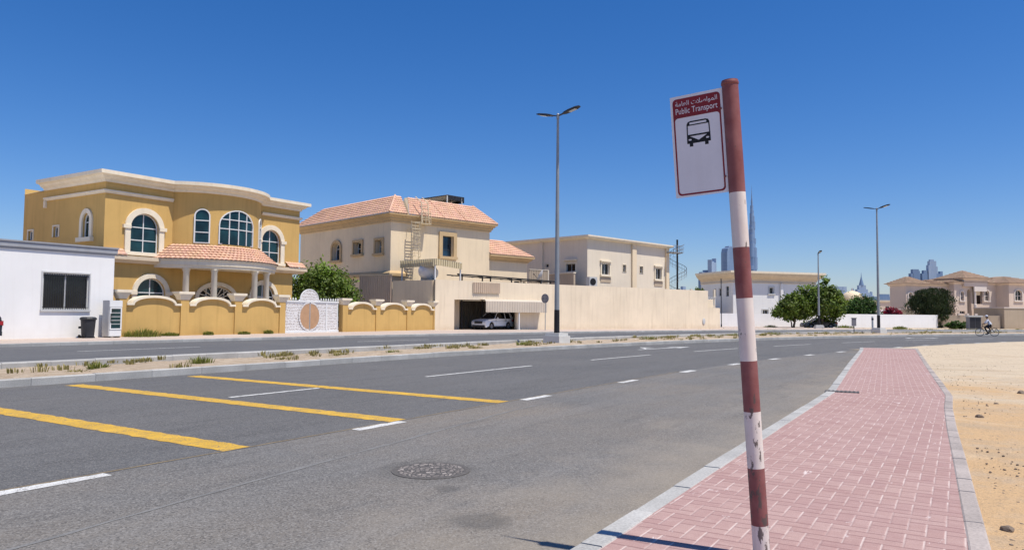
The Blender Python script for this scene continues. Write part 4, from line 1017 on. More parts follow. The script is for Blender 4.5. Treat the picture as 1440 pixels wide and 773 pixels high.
# ------------------------------------------------------------------ flat-roofed off-white house
H = thing('flat_roofed_house', 'off-white two-storey flat-roofed house with cornice and ochre pilaster, behind the cream wall', 'house', (77.3, 38.55, 0), -12)
m = MB()
m.facade(F, [(0, 0), (17.0, 0), (17.0, 10.5), (0, 10.5)], [outline(2.65, 4.2, 6.35, 7.7, 0), outline(6.95, 7.6, 6.85, 7.75, 0), outline(10.55, 11.25, 6.85, 7.75, 0), outline(14.0, 15.45, 6.25, 7.7, 0)], .3)
m.facade(S, [(0, 0), (14, 0), (14, 10.5), (0, 10.5)], [outline(1.75, 3.2, 6.65, 7.6, 0), outline(5.95, 6.45, 7.3, 7.7, 0)], .3)
m.add([(17, 0, 0), (17, 14, 0), (17, 14, 10.5), (17, 0, 10.5)], [(0, 1, 2, 3)]); m.add([(0, 14, 0), (17, 14, 0), (17, 14, 10.5), (0, 14, 10.5)], [(0, 1, 2, 3)]); m.add([(0, 0, 10.45), (17, 0, 10.45), (17, 14, 10.45), (0, 14, 10.45)], [(0, 1, 2, 3)])
m.build('wall', 'offwhite', H)
m = MB(); m.sweep([(0, 14), (0, 0), (17, 0), (17, 14)], [(-.1, 10.4), (.18, 10.4), (.22, 10.46), (.52, 10.52), (.52, 10.62), (.60, 10.64), (.60, 10.8), (-.1, 10.8)]); m.build('cornice', 'trim', H)
for x0, x1, mt in ((8.7, 9.6, 'cream'), (16.35, 17.05, 'cream')):
    m = MB(); m.box(x0, x1, -.22, -.002, 0, 10.4); m.build('pilaster', mt, H)
m = MB(); m.box(-.2, -.002, 6.85, 7.3, 0, 10.4); m.build('pilaster', 'offwhite', H)
for x0, x1, z0, z1 in ((2.65, 4.2, 6.35, 7.7), (14.0, 15.45, 6.25, 7.7)):
    w = window(H, F, x0, x1, z0, z1, 0, rec=.2, f=.06, vb=1, frame='alu', glass='darkglass', sur='trim', surw=.18, surp=.1, sill=(.12, .2, .12))
    m = MB(); m.box(x0-.3, x1+.3, -.25, -.002, z1+.18, z1+.32); m.build('hood', 'trim', w)
    m = MB(); m.box(x0-.18, x1+.25, -.06, -.002, z0-.9, z0-.32); m.build('apron', 'beigewall', w)
for x0, x1 in ((6.95, 7.6), (10.55, 11.25)): window(H, F, x0, x1, 6.85, 7.75, 0, rec=.22, f=.06, vb=0, hb=(7.35,), frame='acgrey', glass='darkglass', sur='trim', surw=.1, surp=.05)
w = window(H, S, 1.75, 3.2, 6.65, 7.6, 0, rec=.2, f=.06, vb=1, frame='acgrey', glass='darkglass', sur='trim', surw=.15, surp=.08, sill=(.1, .15, .1))
m = MB(); m.box(-.3, -.002, 1.5, 3.45, 7.95, 8.1); m.build('hood', 'trim', w)
window(H, S, 5.95, 6.45, 7.3, 7.7, 0, rec=.2, f=.05, vb=0, frame='acgrey', glass='darkglass', sur='offwhite', surw=.06, surp=.04)
# low terrace parapet in front of its left face
T = thing('terrace_parapet', 'weathered beige terrace parapet before the shaded side of the flat-roofed house', 'parapet', local(H, (-1.6, .6, 0)), 78)
m = MB(); m.box(0, 6.5, -.15, .15, 0, 6.3); m.build('wall', 'beigewall', T)
m = MB(); m.box(-.05, 6.55, -.22, .22, 6.3, 6.44); m.build('coping', 'offwhite', T)
T = thing('corrugated_screen', 'rusty beige corrugated screen behind the satellite dish', 'screen', (66.2, 38.6, 0), -24)
m = MB(); m.corr(lambda x, z, d: (x, -d, z), -1.2, 1.15, 0, 6.15, .2, .04); m.build('sheet', 'beigewall', T)
m = MB(); m.box(1.15, 1.27, -.08, .06, 0, 6.2); m.box(-1.2, 1.15, -.06, .06, 6.14, 6.2); m.build('frame', 'offwhite', T)
T = thing('satellite_dish', 'tilted pale satellite dish on the cream wall top by the lamp', 'satellite dish', (64.7, 37.4, 4.45), 200)
m = MB(); m.lathe([(0, .0), (.2, .02), (.45, .09), (.62, .19), (.64, .20), (.45, .12), (0, .03)], n=24)
ca, sa = cos(radians(62)), sin(radians(62))
m.v = [(x, y*ca-z*sa, y*sa+z*ca+.95) for x, y, z in m.v]; m.build('reflector', 'tank', T, smooth=True)
m = MB(); m.tube((0, 0, -.1), (0, .05, .9), .04, n=8); m.build('mast', 'galv', T)
m = MB(); m.tube((0, -.1, .4), (0, -.75, 1.15), .02, n=6); m.tube((0, -.72, 1.1), (0, -.8, 1.22), .05, n=8); m.build('feed_arm', 'darkmetal', T)
T = thing('air_conditioner', 'grey air conditioner with black fan opening at the house corner', 'air conditioner', (75.9, 37.3, 0), -30)
m = MB(); m.box(-.52, .52, -.35, .35, 4.7, 5.85); m.build('casing', 'acgrey', T)
m = MB(); m.lathe([(0, .0), (.38, .0), (.4, .03), (.32, .04), (0, .02)], (-.05, -.39, 5.3), n=20, axis='y'); m.build('fan', 'blackpaint', T)
m = MB(); m.box(-.9, 5.0, -.6, 1.2, 0, 4.65); m.build('plinth', 'offwhite', T)
# spiral stair
T = thing('spiral_stair', 'dark steel spiral stair round a black post at the flat house end', 'stair', local(H, (18.7, -.4, 0)), -12)
m = MB(); m.tube((0, 0, 0), (0, 0, 11.7), .12, n=10); m.build('pole', 'blackpaint', T)
m = MB()
for q in range(48):
    a = q*.36; z = .3+q*.205
    m.add([(.05*cos(a), .05*sin(a), z), (1.25*cos(a-.17), 1.25*sin(a-.17), z), (1.25*cos(a+.17), 1.25*sin(a+.17), z)], [(0, 1, 2)])
    m.tube((1.22*cos(a), 1.22*sin(a), z), (1.22*cos(a), 1.22*sin(a), z+.95), .02, n=4)
tag(m.build('treads', 'greymetal', T))
m = MB(); m.pipe([(1.22*cos(q*.18), 1.22*sin(q*.18), 1.25+q*.1025) for q in range(96)], .03, 5); m.build('handrail', 'darkmetal', T)
m = MB(); m.pipe([(1.22*cos(q*.18), 1.22*sin(q*.18), .75+q*.1025) for q in range(96)], .02, 4); m.build('midrail', 'darkmetal', T)
m = MB(); m.box(-2.3, 0, -.9, .4, 9.8, 9.9)
for x in (-2.3, -1.85, -1.4, -.95, -.5, -.05): m.tube((x, -.9, 9.9), (x, -.9, 10.75), .03, n=5)
for z in (10.3, 10.75): m.tube((-2.3, -.9, z), (0, -.9, z), .03, n=5)
m.build('landing', 'greymetal', T)
# ------------------------------------------------------------------ pale grey house beyond the striped pole
H = thing('wide_eaved_house', 'pale grey house with broad cream and tan eaves, behind the twin-crowned tree', 'house', (114.4, 32.2, 0), -40)
m = MB()
m.facade(F, [(0, 0), (15.4, 0), (15.4, 7.0), (0, 7.0)], [outline(6.55, 7.3, 5.1, 6.05, 0), outline(5.3, 6.3, 1.9, 2.6, 0), outline(8.0, 9.0, 1.9, 2.6, 0)], .3)
m.facade(S, [(0, 0), (9, 0), (9, 7.0), (0, 7.0)], [outline(1.1, 1.9, 4.6, 6.2, 0), outline(3.3, 3.8, 4.7, 5.9, 0), outline(4.6, 5.1, 4.7, 5.9, 0)], .3)
m.add([(15.4, 0, 0), (15.4, 9, 0), (15.4, 9, 7), (15.4, 0, 7)], [(0, 1, 2, 3)]); m.add([(0, 9, 0), (15.4, 9, 0), (15.4, 9, 7), (0, 9, 7)], [(0, 1, 2, 3)])
m.build('wall', 'whitehouse', H)
m = MB(); m.sweep([(0, 9), (0, 0), (15.4, 0), (15.4, 9)], [(-.1, 7.0), (.08, 7.0), (.14, 7.3), (.5, 7.55), (.85, 7.9), (.95, 8.15), (-.1, 8.15)]); m.build('eaves', 'tanfascia', H)
m = MB(); m.sweep([(0, 9), (0, 0), (15.4, 0), (15.4, 9)], [(-.1, 8.152), (1.0, 8.152), (1.08, 8.2), (1.08, 8.5), (-.1, 8.5)]); m.build('cornice', 'trim', H)
m = MB(); m.add([(0, 0, 8.3), (15.4, 0, 8.3), (15.4, 9, 8.3), (0, 9, 8.3)], [(0, 1, 2, 3)]); m.build('roof', 'concretew', H)
m = MB(); m.sweep([(0, 9), (0, 0), (15.4, 0)], [(-.02, 6.72), (.1, 6.72), (.1, 6.9), (-.02, 6.9)]); m.build('band', 'tanfascia', H)
m = MB(); m.box(8.5, 8.95, -.3, -.002, 0, 6.7); m.build('pilaster', 'whitehouse', H)
window(H, F, 6.55, 7.3, 5.1, 6.05, 0, rec=.2, f=.06, vb=0, frame='acgrey', glass='darkglass', sur='acgrey', surw=.22, surp=.08, sill=(.05, .15, .1))
for x in (5.3, 8.0): window(H, F, x, x+1.0, 1.9, 2.6, 0, rec=.2, f=.06, vb=1, frame='alu', glass='darkglass', sur='acgrey', surw=.15, surp=.08)
for y0, y1, z0, z1 in ((1.1, 1.9, 4.6, 6.2), (3.3, 3.8, 4.7, 5.9), (4.6, 5.1, 4.7, 5.9)): window(H, S, y0, y1, z0, z1, 0, rec=.2, f=.06, vb=0, hb=((z0+z1)/2,), frame='acgrey', glass='darkglass')
# white street wall
W = thing('street_wall', 'long low white street wall running from the cream wall end past the tall lamp', 'wall', (101.9, 32.2, 0), -40)
m = MB(); m.box(0, 22, 0, .25, 0, 1.95); m.box(22.002, 41.0, 0, .25, 0, 2.02); m.build('wall', 'streetwall', W)
m = MB(); m.box(15.4, 21.9, -.05, .3, 1.952, 2.10); m.build('coping', 'trim', W)
# beige wall and gate block of the villa
W = thing('villa_wall', 'sandy beige wall before the hipped-roof villa', 'wall', (133.2, 6.0, 0), -66)
m = MB(); m.box(0.3, 9.2, .1, .4, 0, 2.0); m.build('wall', 'beigewall', W)
m = MB()
for x in (3.2, 4.4, 5.6): m.box(x, x+.35, .02, .48, 2.0, 2.28)
m.build('lamp_block', 'villatrim', W)
T = thing('garage_block', 'grey-beige flat garage block at the right frame edge beside the villa', 'garage', (137.0, -2.9, 0), -48)
m = MB(); m.box(0, 10, 0, 6, 0, 3.15); m.build('wall', 'beigewall', T)
m = MB(); m.box(-.08, 10.1, -.08, 6.1, 3.15, 3.3); m.build('coping', 'villatrim', T)
# villa
H = thing('hipped_roof_villa', 'pinkish stone villa with brown hipped roofs, arched windows and a deep porch', 'house', (150.0, 2.1, 0), -40)
H.scale = (1.085,)*3
F2 = front(1.2); FR = front(-2.2)
m = MB()
m.facade(F2, [(-11, 0), (-1.1, 0), (-1.1, 6.7), (-11, 6.7)], [outline(-10.55, -9.85, 2.9, 4.9, 5.35), outline(-9.0, -8.2, 2.9, 4.9, 5.35)], .3)
m.facade(front(0), [(-2.6, 0), (6.1, 0), (6.1, 7.0), (-2.6, 7.0)], [outline(-1.4, -.7, 4.15, 5.3, 5.7), outline(-.02, .82, .6, 5.5, 6.0), outline(1.15, 3.25, 3.7, 6.4, 0), outline(3.6, 4.6, 4.2, 5.4, 5.9), outline(-1.6, -.5, 2.1, 2.55, 0), outline(3.4, 4.6, 2.1, 2.6, 0)], .45)
m.facade(FR, [(6.1, 0), (16, 0), (16, 6.95), (6.1, 6.95)], [outline(7.35, 8.85, 4.25, 5.4, 6.0), outline(11, 12.5, 4.25, 5.4, 6.0)], .3)
m.facade(front(-.4), [(-1.0, 6.45), (3.9, 6.45), (3.9, 7.65), (-1.0, 7.65)], [], .3)
m.add([(6.1, -2.2, 0), (6.1, 0, 0), (6.1, 0, 6.95), (6.1, -2.2, 6.95)], [(0, 1, 2, 3)])
m.add([(-11, 1.2, 0), (-11, 4.4, 0), (-11, 4.4, 6.7), (-11, 1.2, 6.7)], [(0, 1, 2, 3)]); m.add([(16, -2.2, 0), (16, 10, 0), (16, 10, 6.9), (16, -2.2, 6.9)], [(0, 1, 2, 3)])
m.add([(-2.6, 0, 0), (-2.6, 1.2, 0), (-2.6, 1.2, 7), (-2.6, 0, 7)], [(0, 1, 2, 3)]); m.add([(-11, 4.4, 0), (-2.6, 4.4, 0), (-2.6, 4.4, 6.7), (-11, 4.4, 6.7)], [(0, 1, 2, 3)]); m.add([(-2.6, 10, 0), (16, 10, 0), (16, 10, 6.7), (-2.6, 10, 6.7)], [(0, 1, 2, 3)])
for x in (-1.0, 3.9): m.add([(x, -.4, 6.45), (x, 0, 6.45), (x, 0, 7.65), (x, -.4, 7.65)], [(0, 1, 2, 3)])
m.add([(-1, -.4, 6.45), (3.9, -.4, 6.45), (3.9, .02, 6.45), (-1, .02, 6.45)], [(0, 1, 2, 3)])
m.build('wall', 'villa', H)
m = MB(); m.box(1.15, 3.25, 1.6, 1.7, 3.6, 6.5); m.box(-.05, .85, .44, .5, .5, 6.1); m.build('porch_back', 'beigewall', H)
m = MB(); m.lathe([(.24, 0), (.24, 3.6), (.17, 3.7), (.17, 5.6), (.26, 5.7)], (1.05, -.5, 0), n=14); m.build('column', 'villatrim', H)
m = MB(); m.box(.85, 3.4, -.62, -.41, 5.7, 6.44); m.build('lintel', 'villatrim', H)
def hip(m, x0, x1, y0, y1, z0, z1, name):
    e = .5; x0 -= e; x1 += e; y0 -= e; y1 += e; d = min((x1-x0)/2, (y1-y0)/2); rise = z1-z0
    P0 = lambda a, t_, h: (a, y0+t_*d-h*.5, z0+t_*rise+h*.8)
    m.tiles(P0, 0, 1, lambda q: x0+q*d, lambda q: x1-q*d, course=.14)
    m.tiles(lambda a, t_, h: (x0+t_*d-h*.5, a, z0+t_*rise+h*.8), 0, 1, lambda q: y0+q*d, lambda q: y1-q*d, course=.14)
    m.tiles(lambda a, t_, h: (x1-t_*d+h*.5, a, z0+t_*rise+h*.8), 0, 1, lambda q: y0+q*d, lambda q: y1-q*d, course=.14, seg=2)
    m.add([(x0, y1, z0), (x1, y1, z0), (x1-d, y1-d, z1), (x0+d, y1-d, z1)], [(0, 1, 2, 3)])
for nm, a in (('roof', (-1.0, 3.9, -.4, 4.6, 7.75, 9.1)), ('roof', (-2.6, 6.0, .1, 9, 7.1, 8.3)), ('roof', (6.2, 16, -2.2, 9, 7.05, 8.4)), ('roof', (-11, -6.9, 1.2, 4.6, 6.75, 7.9)), ('roof', (-6.8, -2.7, 1.3, 4.4, 6.75, 7.5))):
    m = MB(); hip(m, *a, nm); r = m.build(nm, 'brownterr', H)
    x0, x1, y0, y1, z0, z1 = a
    m = MB(); m.sweep([(x0, y1), (x0, y0), (x1, y0), (x1, y1)], [(-.1, z0-.32), (.12, z0-.32), (.2, z0-.18), (.42, z0-.1), (.48, z0-.01), (-.1, z0-.01)]); m.build('eaves', 'villa', r)
for fn, x0, x1, z0, zs, zt in ((F2, -10.55, -9.85, 2.9, 4.9, 5.35), (F2, -9.0, -8.2, 2.9, 4.9, 5.35), (front(0), -1.4, -.7, 4.15, 5.3, 5.7), (front(0), 3.6, 4.6, 4.2, 5.4, 5.9), (FR, 7.35, 8.85, 4.25, 5.4, 6.0), (FR, 11, 12.5, 4.25, 5.4, 6.0)):
    window(H, fn, x0, x1, z0, zs, zt, rec=.2, f=.09, vb=1, hb=(zs-.35,), frame='villatrim', glass='darkglass', sur='villatrim', surw=.18, surp=.08, sill=(.05, .14, .08))
for x0, x1 in ((-1.6, -.5), (3.4, 4.6)): window(H, front(0), x0, x1, 2.1, 2.6, 0, rec=.2, f=.07, vb=1, frame='villatrim', glass='darkglass')

# ------------------------------------------------------------------ lesser background buildings
def block(name, label, px, d, w, dep, h, mat, rz, roof='parapet', wins=()):
    a = (px-720)/1045; loc = (.845*d+.534*a*d, .534*d-.845*a*d, 0)
    T = thing(name, label, 'building', loc, rz)
    m = MB(); hs = [outline(x, x+.9, z, z+1.1, 0) for x, z in wins]
    m.facade(front(0), [(-w/2, 0), (w/2, 0), (w/2, h), (-w/2, h)], hs, .25)
    for x in (-w/2, w/2): m.add([(x, 0, 0), (x, dep, 0), (x, dep, h), (x, 0, h)], [(0, 1, 2, 3)])
    m.add([(-w/2, dep, 0), (w/2, dep, 0), (w/2, dep, h), (-w/2, dep, h)], [(0, 1, 2, 3)]); m.add([(-w/2, 0, h-.02), (w/2, 0, h-.02), (w/2, dep, h-.02), (-w/2, dep, h-.02)], [(0, 1, 2, 3)])
    m.build('wall', mat, T)
    m = MB(); m.sweep([(-w/2, dep), (-w/2, 0), (w/2, 0), (w/2, dep)], [(-.15, h-.02), (.2, h-.02), (.25, h+.35), (-.15, h+.35)]); m.build('parapet', 'trim', T)
    for x, z in wins: window(T, front(0), x, x+.9, z, z+1.1, 0, rec=.15, f=.07, vb=1, frame='alu', glass='darkglass')
    return T
block('low_house', 'distant low pinkish house seen between bush and red flowers', 1248, 165, 9, 8, 5.0, 'villa', -58, wins=((-3.2, 3.0), (-.5, 3.0), (2.2, 3.0)))
block('low_house', 'distant pale flat house left of the round dark bush', 1172, 160, 7, 8, 3.9, 'offwhite', -50, wins=((-2, 2.2), (1, 2.2)))
block('low_house', 'distant pale low house roof seen past the end of the cream wall', 972, 150, 12, 8, 6.1, 'offwhite', -40, wins=((-3, 4.2), (0, 4.2), (3, 4.2)))
T = block('domed_building', 'distant cream building with a shallow dome above the round dark bush', 1208, 260, 7.5, 8, 8.2, 'cream', -50, wins=((-2, 5.5), (1, 5.5)))
m = MB(); m.lathe([(3.4, 8.4), (3.3, 9.0), (2.7, 9.9), (1.6, 10.5), (.5, 10.8), (.12, 10.9), (.1, 11.6), (0, 11.7)], (0, 4, 0), n=24); m.build('dome', 'cream', T, smooth=True)
T = thing('tent_roof', 'small white peaked canvas tent behind the cream wall end', 'tent', (126, 40.4, 0), -30)
T.scale = (1, 1, .83)
m = MB()
prof = [(.08, 7.9), (.5, 7.1), (1.2, 6.3), (2.2, 5.8)]
vs = [(0, 0, 8.0)]; n = 4
for r, z in prof:
    for q in range(n): a = q*pi/2+.4; vs.append((r*1.2*cos(a), r*1.2*sin(a), z))
fs = [(0, 1+q, 1+(q+1) % n) for q in range(n)]
for k in range(len(prof)-1):
    for q in range(n): fs.append((1+k*n+q, 1+k*n+(q+1) % n, 1+(k+1)*n+(q+1) % n, 1+(k+1)*n+q))
m.add(vs, fs); m.build('canvas', 'canvas', T)
for q in range(4):
    a = q*pi/2+.4; m = MB(); m.tube((2.6*cos(a), 2.6*sin(a), 0), (2.6*cos(a), 2.6*sin(a), 5.8), .06, n=6); m.build('post', 'alu', T)
T = thing('car_shade', 'white curved car shade showing above the white street wall beside the red flowers', 'canopy', (133.5, 10.5, 0), -50)
m = MB(); n = 10
A = [(-2.4+4.8*i/n, 0, 2.15+.75*sin(pi*i/n)**.8) for i in range(n+1)]; m.strip(A, [(x, 4, z) for x, y, z in A]); m.strip([(x, y, z-.05) for x, y, z in A], [(x, 4, z-.05) for x, y, z in A]); m.build('canvas', 'canvas', T)
for x in (-2.3, 2.3):
    for y in (.1, 3.9): m = MB(); m.tube((x, y, 0), (x, y, 2.2), .05, n=6); m.build('post', 'alu', T)
T = thing('shade_sail', 'white flat shade sail behind the white wall left of the tall lamp', 'canopy', (126.5, 17.5, 0), -50)
m = MB(); m.add([(-2.5, 0, 2.2), (0, -.2, 2.75), (2.6, 0, 2.35), (2.6, 4, 2.6), (-2.5, 4, 2.5)], [(0, 1, 2, 3, 4)]); m.build('canvas', 'canvas', T)
for x, z in ((-2.4, 2.2), (2.5, 2.35)):
    m = MB(); m.tube((x, .02, 0), (x, .02, z), .05, n=6); m.build('post', 'alu', T)

# ------------------------------------------------------------------ skyline
def tower(name, label, x, y, parts, mat, rz=0):
    T = thing(name, label, 'skyscraper', (x, y, 0), rz, None)
    m = MB()
    for p in parts: m.box(*p)
    m.build('shaft', mat, T); return T
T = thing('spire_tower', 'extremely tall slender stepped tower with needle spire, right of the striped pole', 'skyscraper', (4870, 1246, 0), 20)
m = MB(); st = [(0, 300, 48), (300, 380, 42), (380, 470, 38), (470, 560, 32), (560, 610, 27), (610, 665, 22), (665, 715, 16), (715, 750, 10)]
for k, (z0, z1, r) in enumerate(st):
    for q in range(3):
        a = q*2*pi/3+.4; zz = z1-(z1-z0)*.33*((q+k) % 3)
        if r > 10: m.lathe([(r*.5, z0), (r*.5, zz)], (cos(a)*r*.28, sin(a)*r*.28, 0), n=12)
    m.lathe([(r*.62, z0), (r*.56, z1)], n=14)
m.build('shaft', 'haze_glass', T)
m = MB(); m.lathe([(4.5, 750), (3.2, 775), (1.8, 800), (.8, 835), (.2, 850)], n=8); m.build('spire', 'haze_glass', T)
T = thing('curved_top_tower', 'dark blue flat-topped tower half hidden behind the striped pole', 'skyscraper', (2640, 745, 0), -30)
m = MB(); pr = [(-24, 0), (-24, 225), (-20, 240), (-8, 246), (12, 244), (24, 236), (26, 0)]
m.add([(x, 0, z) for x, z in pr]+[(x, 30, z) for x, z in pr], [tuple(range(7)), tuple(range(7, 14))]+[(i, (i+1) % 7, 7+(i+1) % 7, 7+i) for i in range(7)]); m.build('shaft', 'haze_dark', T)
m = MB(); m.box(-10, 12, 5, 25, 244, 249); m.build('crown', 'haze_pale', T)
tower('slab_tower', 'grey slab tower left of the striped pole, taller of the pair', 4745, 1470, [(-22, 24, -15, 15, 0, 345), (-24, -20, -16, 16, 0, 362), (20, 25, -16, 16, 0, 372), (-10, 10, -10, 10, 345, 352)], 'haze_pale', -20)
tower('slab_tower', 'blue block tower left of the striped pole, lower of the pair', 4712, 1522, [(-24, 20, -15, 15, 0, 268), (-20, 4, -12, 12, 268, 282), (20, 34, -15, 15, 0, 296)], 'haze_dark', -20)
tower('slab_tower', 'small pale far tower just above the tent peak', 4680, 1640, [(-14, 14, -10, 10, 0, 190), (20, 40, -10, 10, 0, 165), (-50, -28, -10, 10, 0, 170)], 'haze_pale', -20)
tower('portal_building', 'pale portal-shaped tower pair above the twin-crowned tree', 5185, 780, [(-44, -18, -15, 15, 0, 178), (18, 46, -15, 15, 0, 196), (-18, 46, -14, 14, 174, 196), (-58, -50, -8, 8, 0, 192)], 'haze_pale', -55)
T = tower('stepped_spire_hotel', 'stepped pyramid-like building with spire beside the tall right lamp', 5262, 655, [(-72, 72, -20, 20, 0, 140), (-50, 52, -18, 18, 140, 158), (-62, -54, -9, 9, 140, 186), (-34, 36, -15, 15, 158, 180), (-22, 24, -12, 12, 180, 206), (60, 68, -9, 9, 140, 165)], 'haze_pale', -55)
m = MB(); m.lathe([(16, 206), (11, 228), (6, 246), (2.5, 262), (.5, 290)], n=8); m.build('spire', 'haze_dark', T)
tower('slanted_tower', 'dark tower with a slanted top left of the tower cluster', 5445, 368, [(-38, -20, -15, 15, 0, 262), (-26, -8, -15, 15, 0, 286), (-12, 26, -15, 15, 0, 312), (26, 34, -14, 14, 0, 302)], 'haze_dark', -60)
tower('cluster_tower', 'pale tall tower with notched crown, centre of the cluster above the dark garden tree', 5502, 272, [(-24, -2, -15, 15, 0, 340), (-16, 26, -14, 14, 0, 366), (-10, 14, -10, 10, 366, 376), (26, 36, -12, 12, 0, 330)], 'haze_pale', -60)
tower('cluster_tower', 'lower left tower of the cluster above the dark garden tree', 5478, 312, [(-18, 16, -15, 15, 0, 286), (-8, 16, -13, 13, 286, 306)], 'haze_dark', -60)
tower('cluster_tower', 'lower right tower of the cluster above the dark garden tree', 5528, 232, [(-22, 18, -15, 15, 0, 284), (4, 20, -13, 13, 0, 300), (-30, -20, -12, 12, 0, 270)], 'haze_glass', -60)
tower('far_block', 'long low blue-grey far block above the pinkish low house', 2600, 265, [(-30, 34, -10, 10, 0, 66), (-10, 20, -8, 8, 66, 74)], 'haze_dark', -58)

# ------------------------------------------------------------------ street lamps
def lamp(label, loc, h, rz, arms=2, group='tall street lamps on the median'):
    T = thing('street_lamp', label, 'street lamp', loc, rz, group)
    m = MB(); m.box(-.5, .5, -.5, .5, -.1, .42); m.box(-.42, .42, -.42, .42, .42, .56); m.build('concrete_base', 'concretew', T)
    m = MB(); m.tube((0, 0, .56), (0, 0, 1.75), .145, .14, n=14); m.build('painted_foot', 'blackpaint', T, smooth=True)
    m = MB(); m.tube((0, 0, 1.75), (0, 0, h-.1), .13, .062, n=14); m.build('pole', 'galv', T, smooth=True)
    m = MB(); m.lathe([(.08, h-.25), (.08, h-.02), (.05, h+.03), (0, h+.03)], n=12); m.build('bracket', 'galv', T)
    for sgn in ((-1, 1) if arms == 2 else (1,)):
        m = MB(); n = 8
        # flat tapering lantern rising outward
        st = [(.05, .05, .05), (.30, .055, .06), (.42, .13, .10), (.7, .17, .12), (1.15, .165, .10), (1.35, .10, .05)]
        vs = []
        for r, w, t_ in st:
            z = h-.1+r*.22
            for a, b in ((-w, -t_*.35), (w, -t_*.35), (w*.8, t_*.55), (-w*.8, t_*.55)): vs.append((sgn*r, a, z+b))
        fs = [(k*4+i, k*4+(i+1) % 4, (k+1)*4+(i+1) % 4, (k+1)*4+i) for k in range(len(st)-1) for i in range(4)]+[(0, 1, 2, 3), tuple(range(len(st)*4-4, len(st)*4))]
        m.add(vs, fs); l = m.build('lantern', 'darkmetal', T)
        m = MB(); z = lambda r: h-.1+r*.22
        m.add([(sgn*.72, -.12, z(.72)-.06), (sgn*1.14, -.12, z(1.14)-.055), (sgn*1.14, .12, z(1.14)-.055), (sgn*.72, .12, z(.72)-.06)], [(0, 1, 2, 3)]); m.build('lens', 'lens', l)
    return T
lamp('nearer tall double-arm street lamp on the median before the cream wall', (33.8, 18.6, .08), 12.0, 84)
lamp('farther tall double-arm street lamp standing before the white street wall', (79.2, 8.4, .02), 12.1, 62)
T = lamp('short single-arm street lamp in front of the twin-crowned tree', (99.5, 17.3, 0), 9.6, 205, 1, None)
# round signs seen from behind, litter box, small post
def roundsign(label, loc, h, r, rz):
    T = thing('road_sign', label, 'road sign', loc, rz)
    m = MB(); m.tube((0, 0, 0), (0, 0, h+r*.7), .035, n=8); m.build('post', 'galv', T)
    m = MB(); m.lathe([(0, -.062), (r*.97, -.062), (r, -.057), (r, -.045), (0, -.045)], (0, 0, h), n=28, axis='y'); m.build('disc', 'signback', T)
    m = MB(); m.box(-r*.55, r*.55, -.085, -.064, h+.12, h+.17); m.box(-r*.55, r*.55, -.085, -.064, h-.17, h-.12); m.box(-.05, .05, -.08, -.064, h-r*.8, h+r*.8); m.build('bracket', 'galv', T)
roundsign('round grey sign back on thin post before the cream wall, left of the nearer lamp', (59.4, 33.9, .1), 2.95, .43, -98)
roundsign('small round sign back on a post beyond the cream wall end, left of striped pole', (101.5, 33.6, 0), 2.35, .40, -58)
T = thing('thin_post', 'thin dark post close behind the striped pole, before the pale grey house', 'post', (97.5, 29.0, 0))
m = MB(); m.tube((0, 0, 0), (0, 0, 6.5), .06, n=8); m.build('shaft', 'darkmetal', T)
m = MB(); m.lathe([(.18, 0), (.18, .06), (.09, .12), (.08, .5)], n=10); m.build('foot', 'blackpaint', T)
T = thing('median_sign', 'small dark rectangular sign on a short post on the far median', 'sign', (74.9, 10.0, .02), -60)
m = MB(); m.tube((0, 0, 0), (0, 0, 1.2), .04, n=8); m.build('post', 'darkmetal', T)
m = MB(); m.box(-.19, .19, -.06, .06, .75, 1.45); m.build('box', 'signback', T)
m = MB(); m.box(-.24, .24, -.09, .09, 1.45, 1.5); m.build('lid', 'darkmetal', T)
T = thing('bollard', 'slim grey post standing just left of the farther tall lamp foot', 'post', (84.3, 9.5, 0))
m = MB(); m.lathe([(.10, 0), (.10, 1.62), (.08, 1.68), (0, 1.70)], n=12); m.build('shaft', 'concretew', T)
m = MB(); m.lathe([(.105, 1.3), (.108, 1.31), (.108, 1.48), (.105, 1.49)], n=12); m.build('band', 'darkmetal', T)
T = thing('utility_cabinet', 'grey utility cabinet with pale overhanging top beside the beige villa wall', 'cabinet', (121.0, 1.0, 0), -60)
m = MB(); m.box(-.8, .8, -.4, .4, 0, 1.75); m.build('cabinet', 'signback', T)
m = MB(); m.box(-.95, .95, -.55, .55, 1.75, 1.95); m.build('top', 'concretew', T)
m = MB(); m.box(-.72, -.03, -.43, -.402, .2, 1.65); m.box(.03, .72, -.43, -.402, .2, 1.65); m.build('door', 'darkmetal', T)

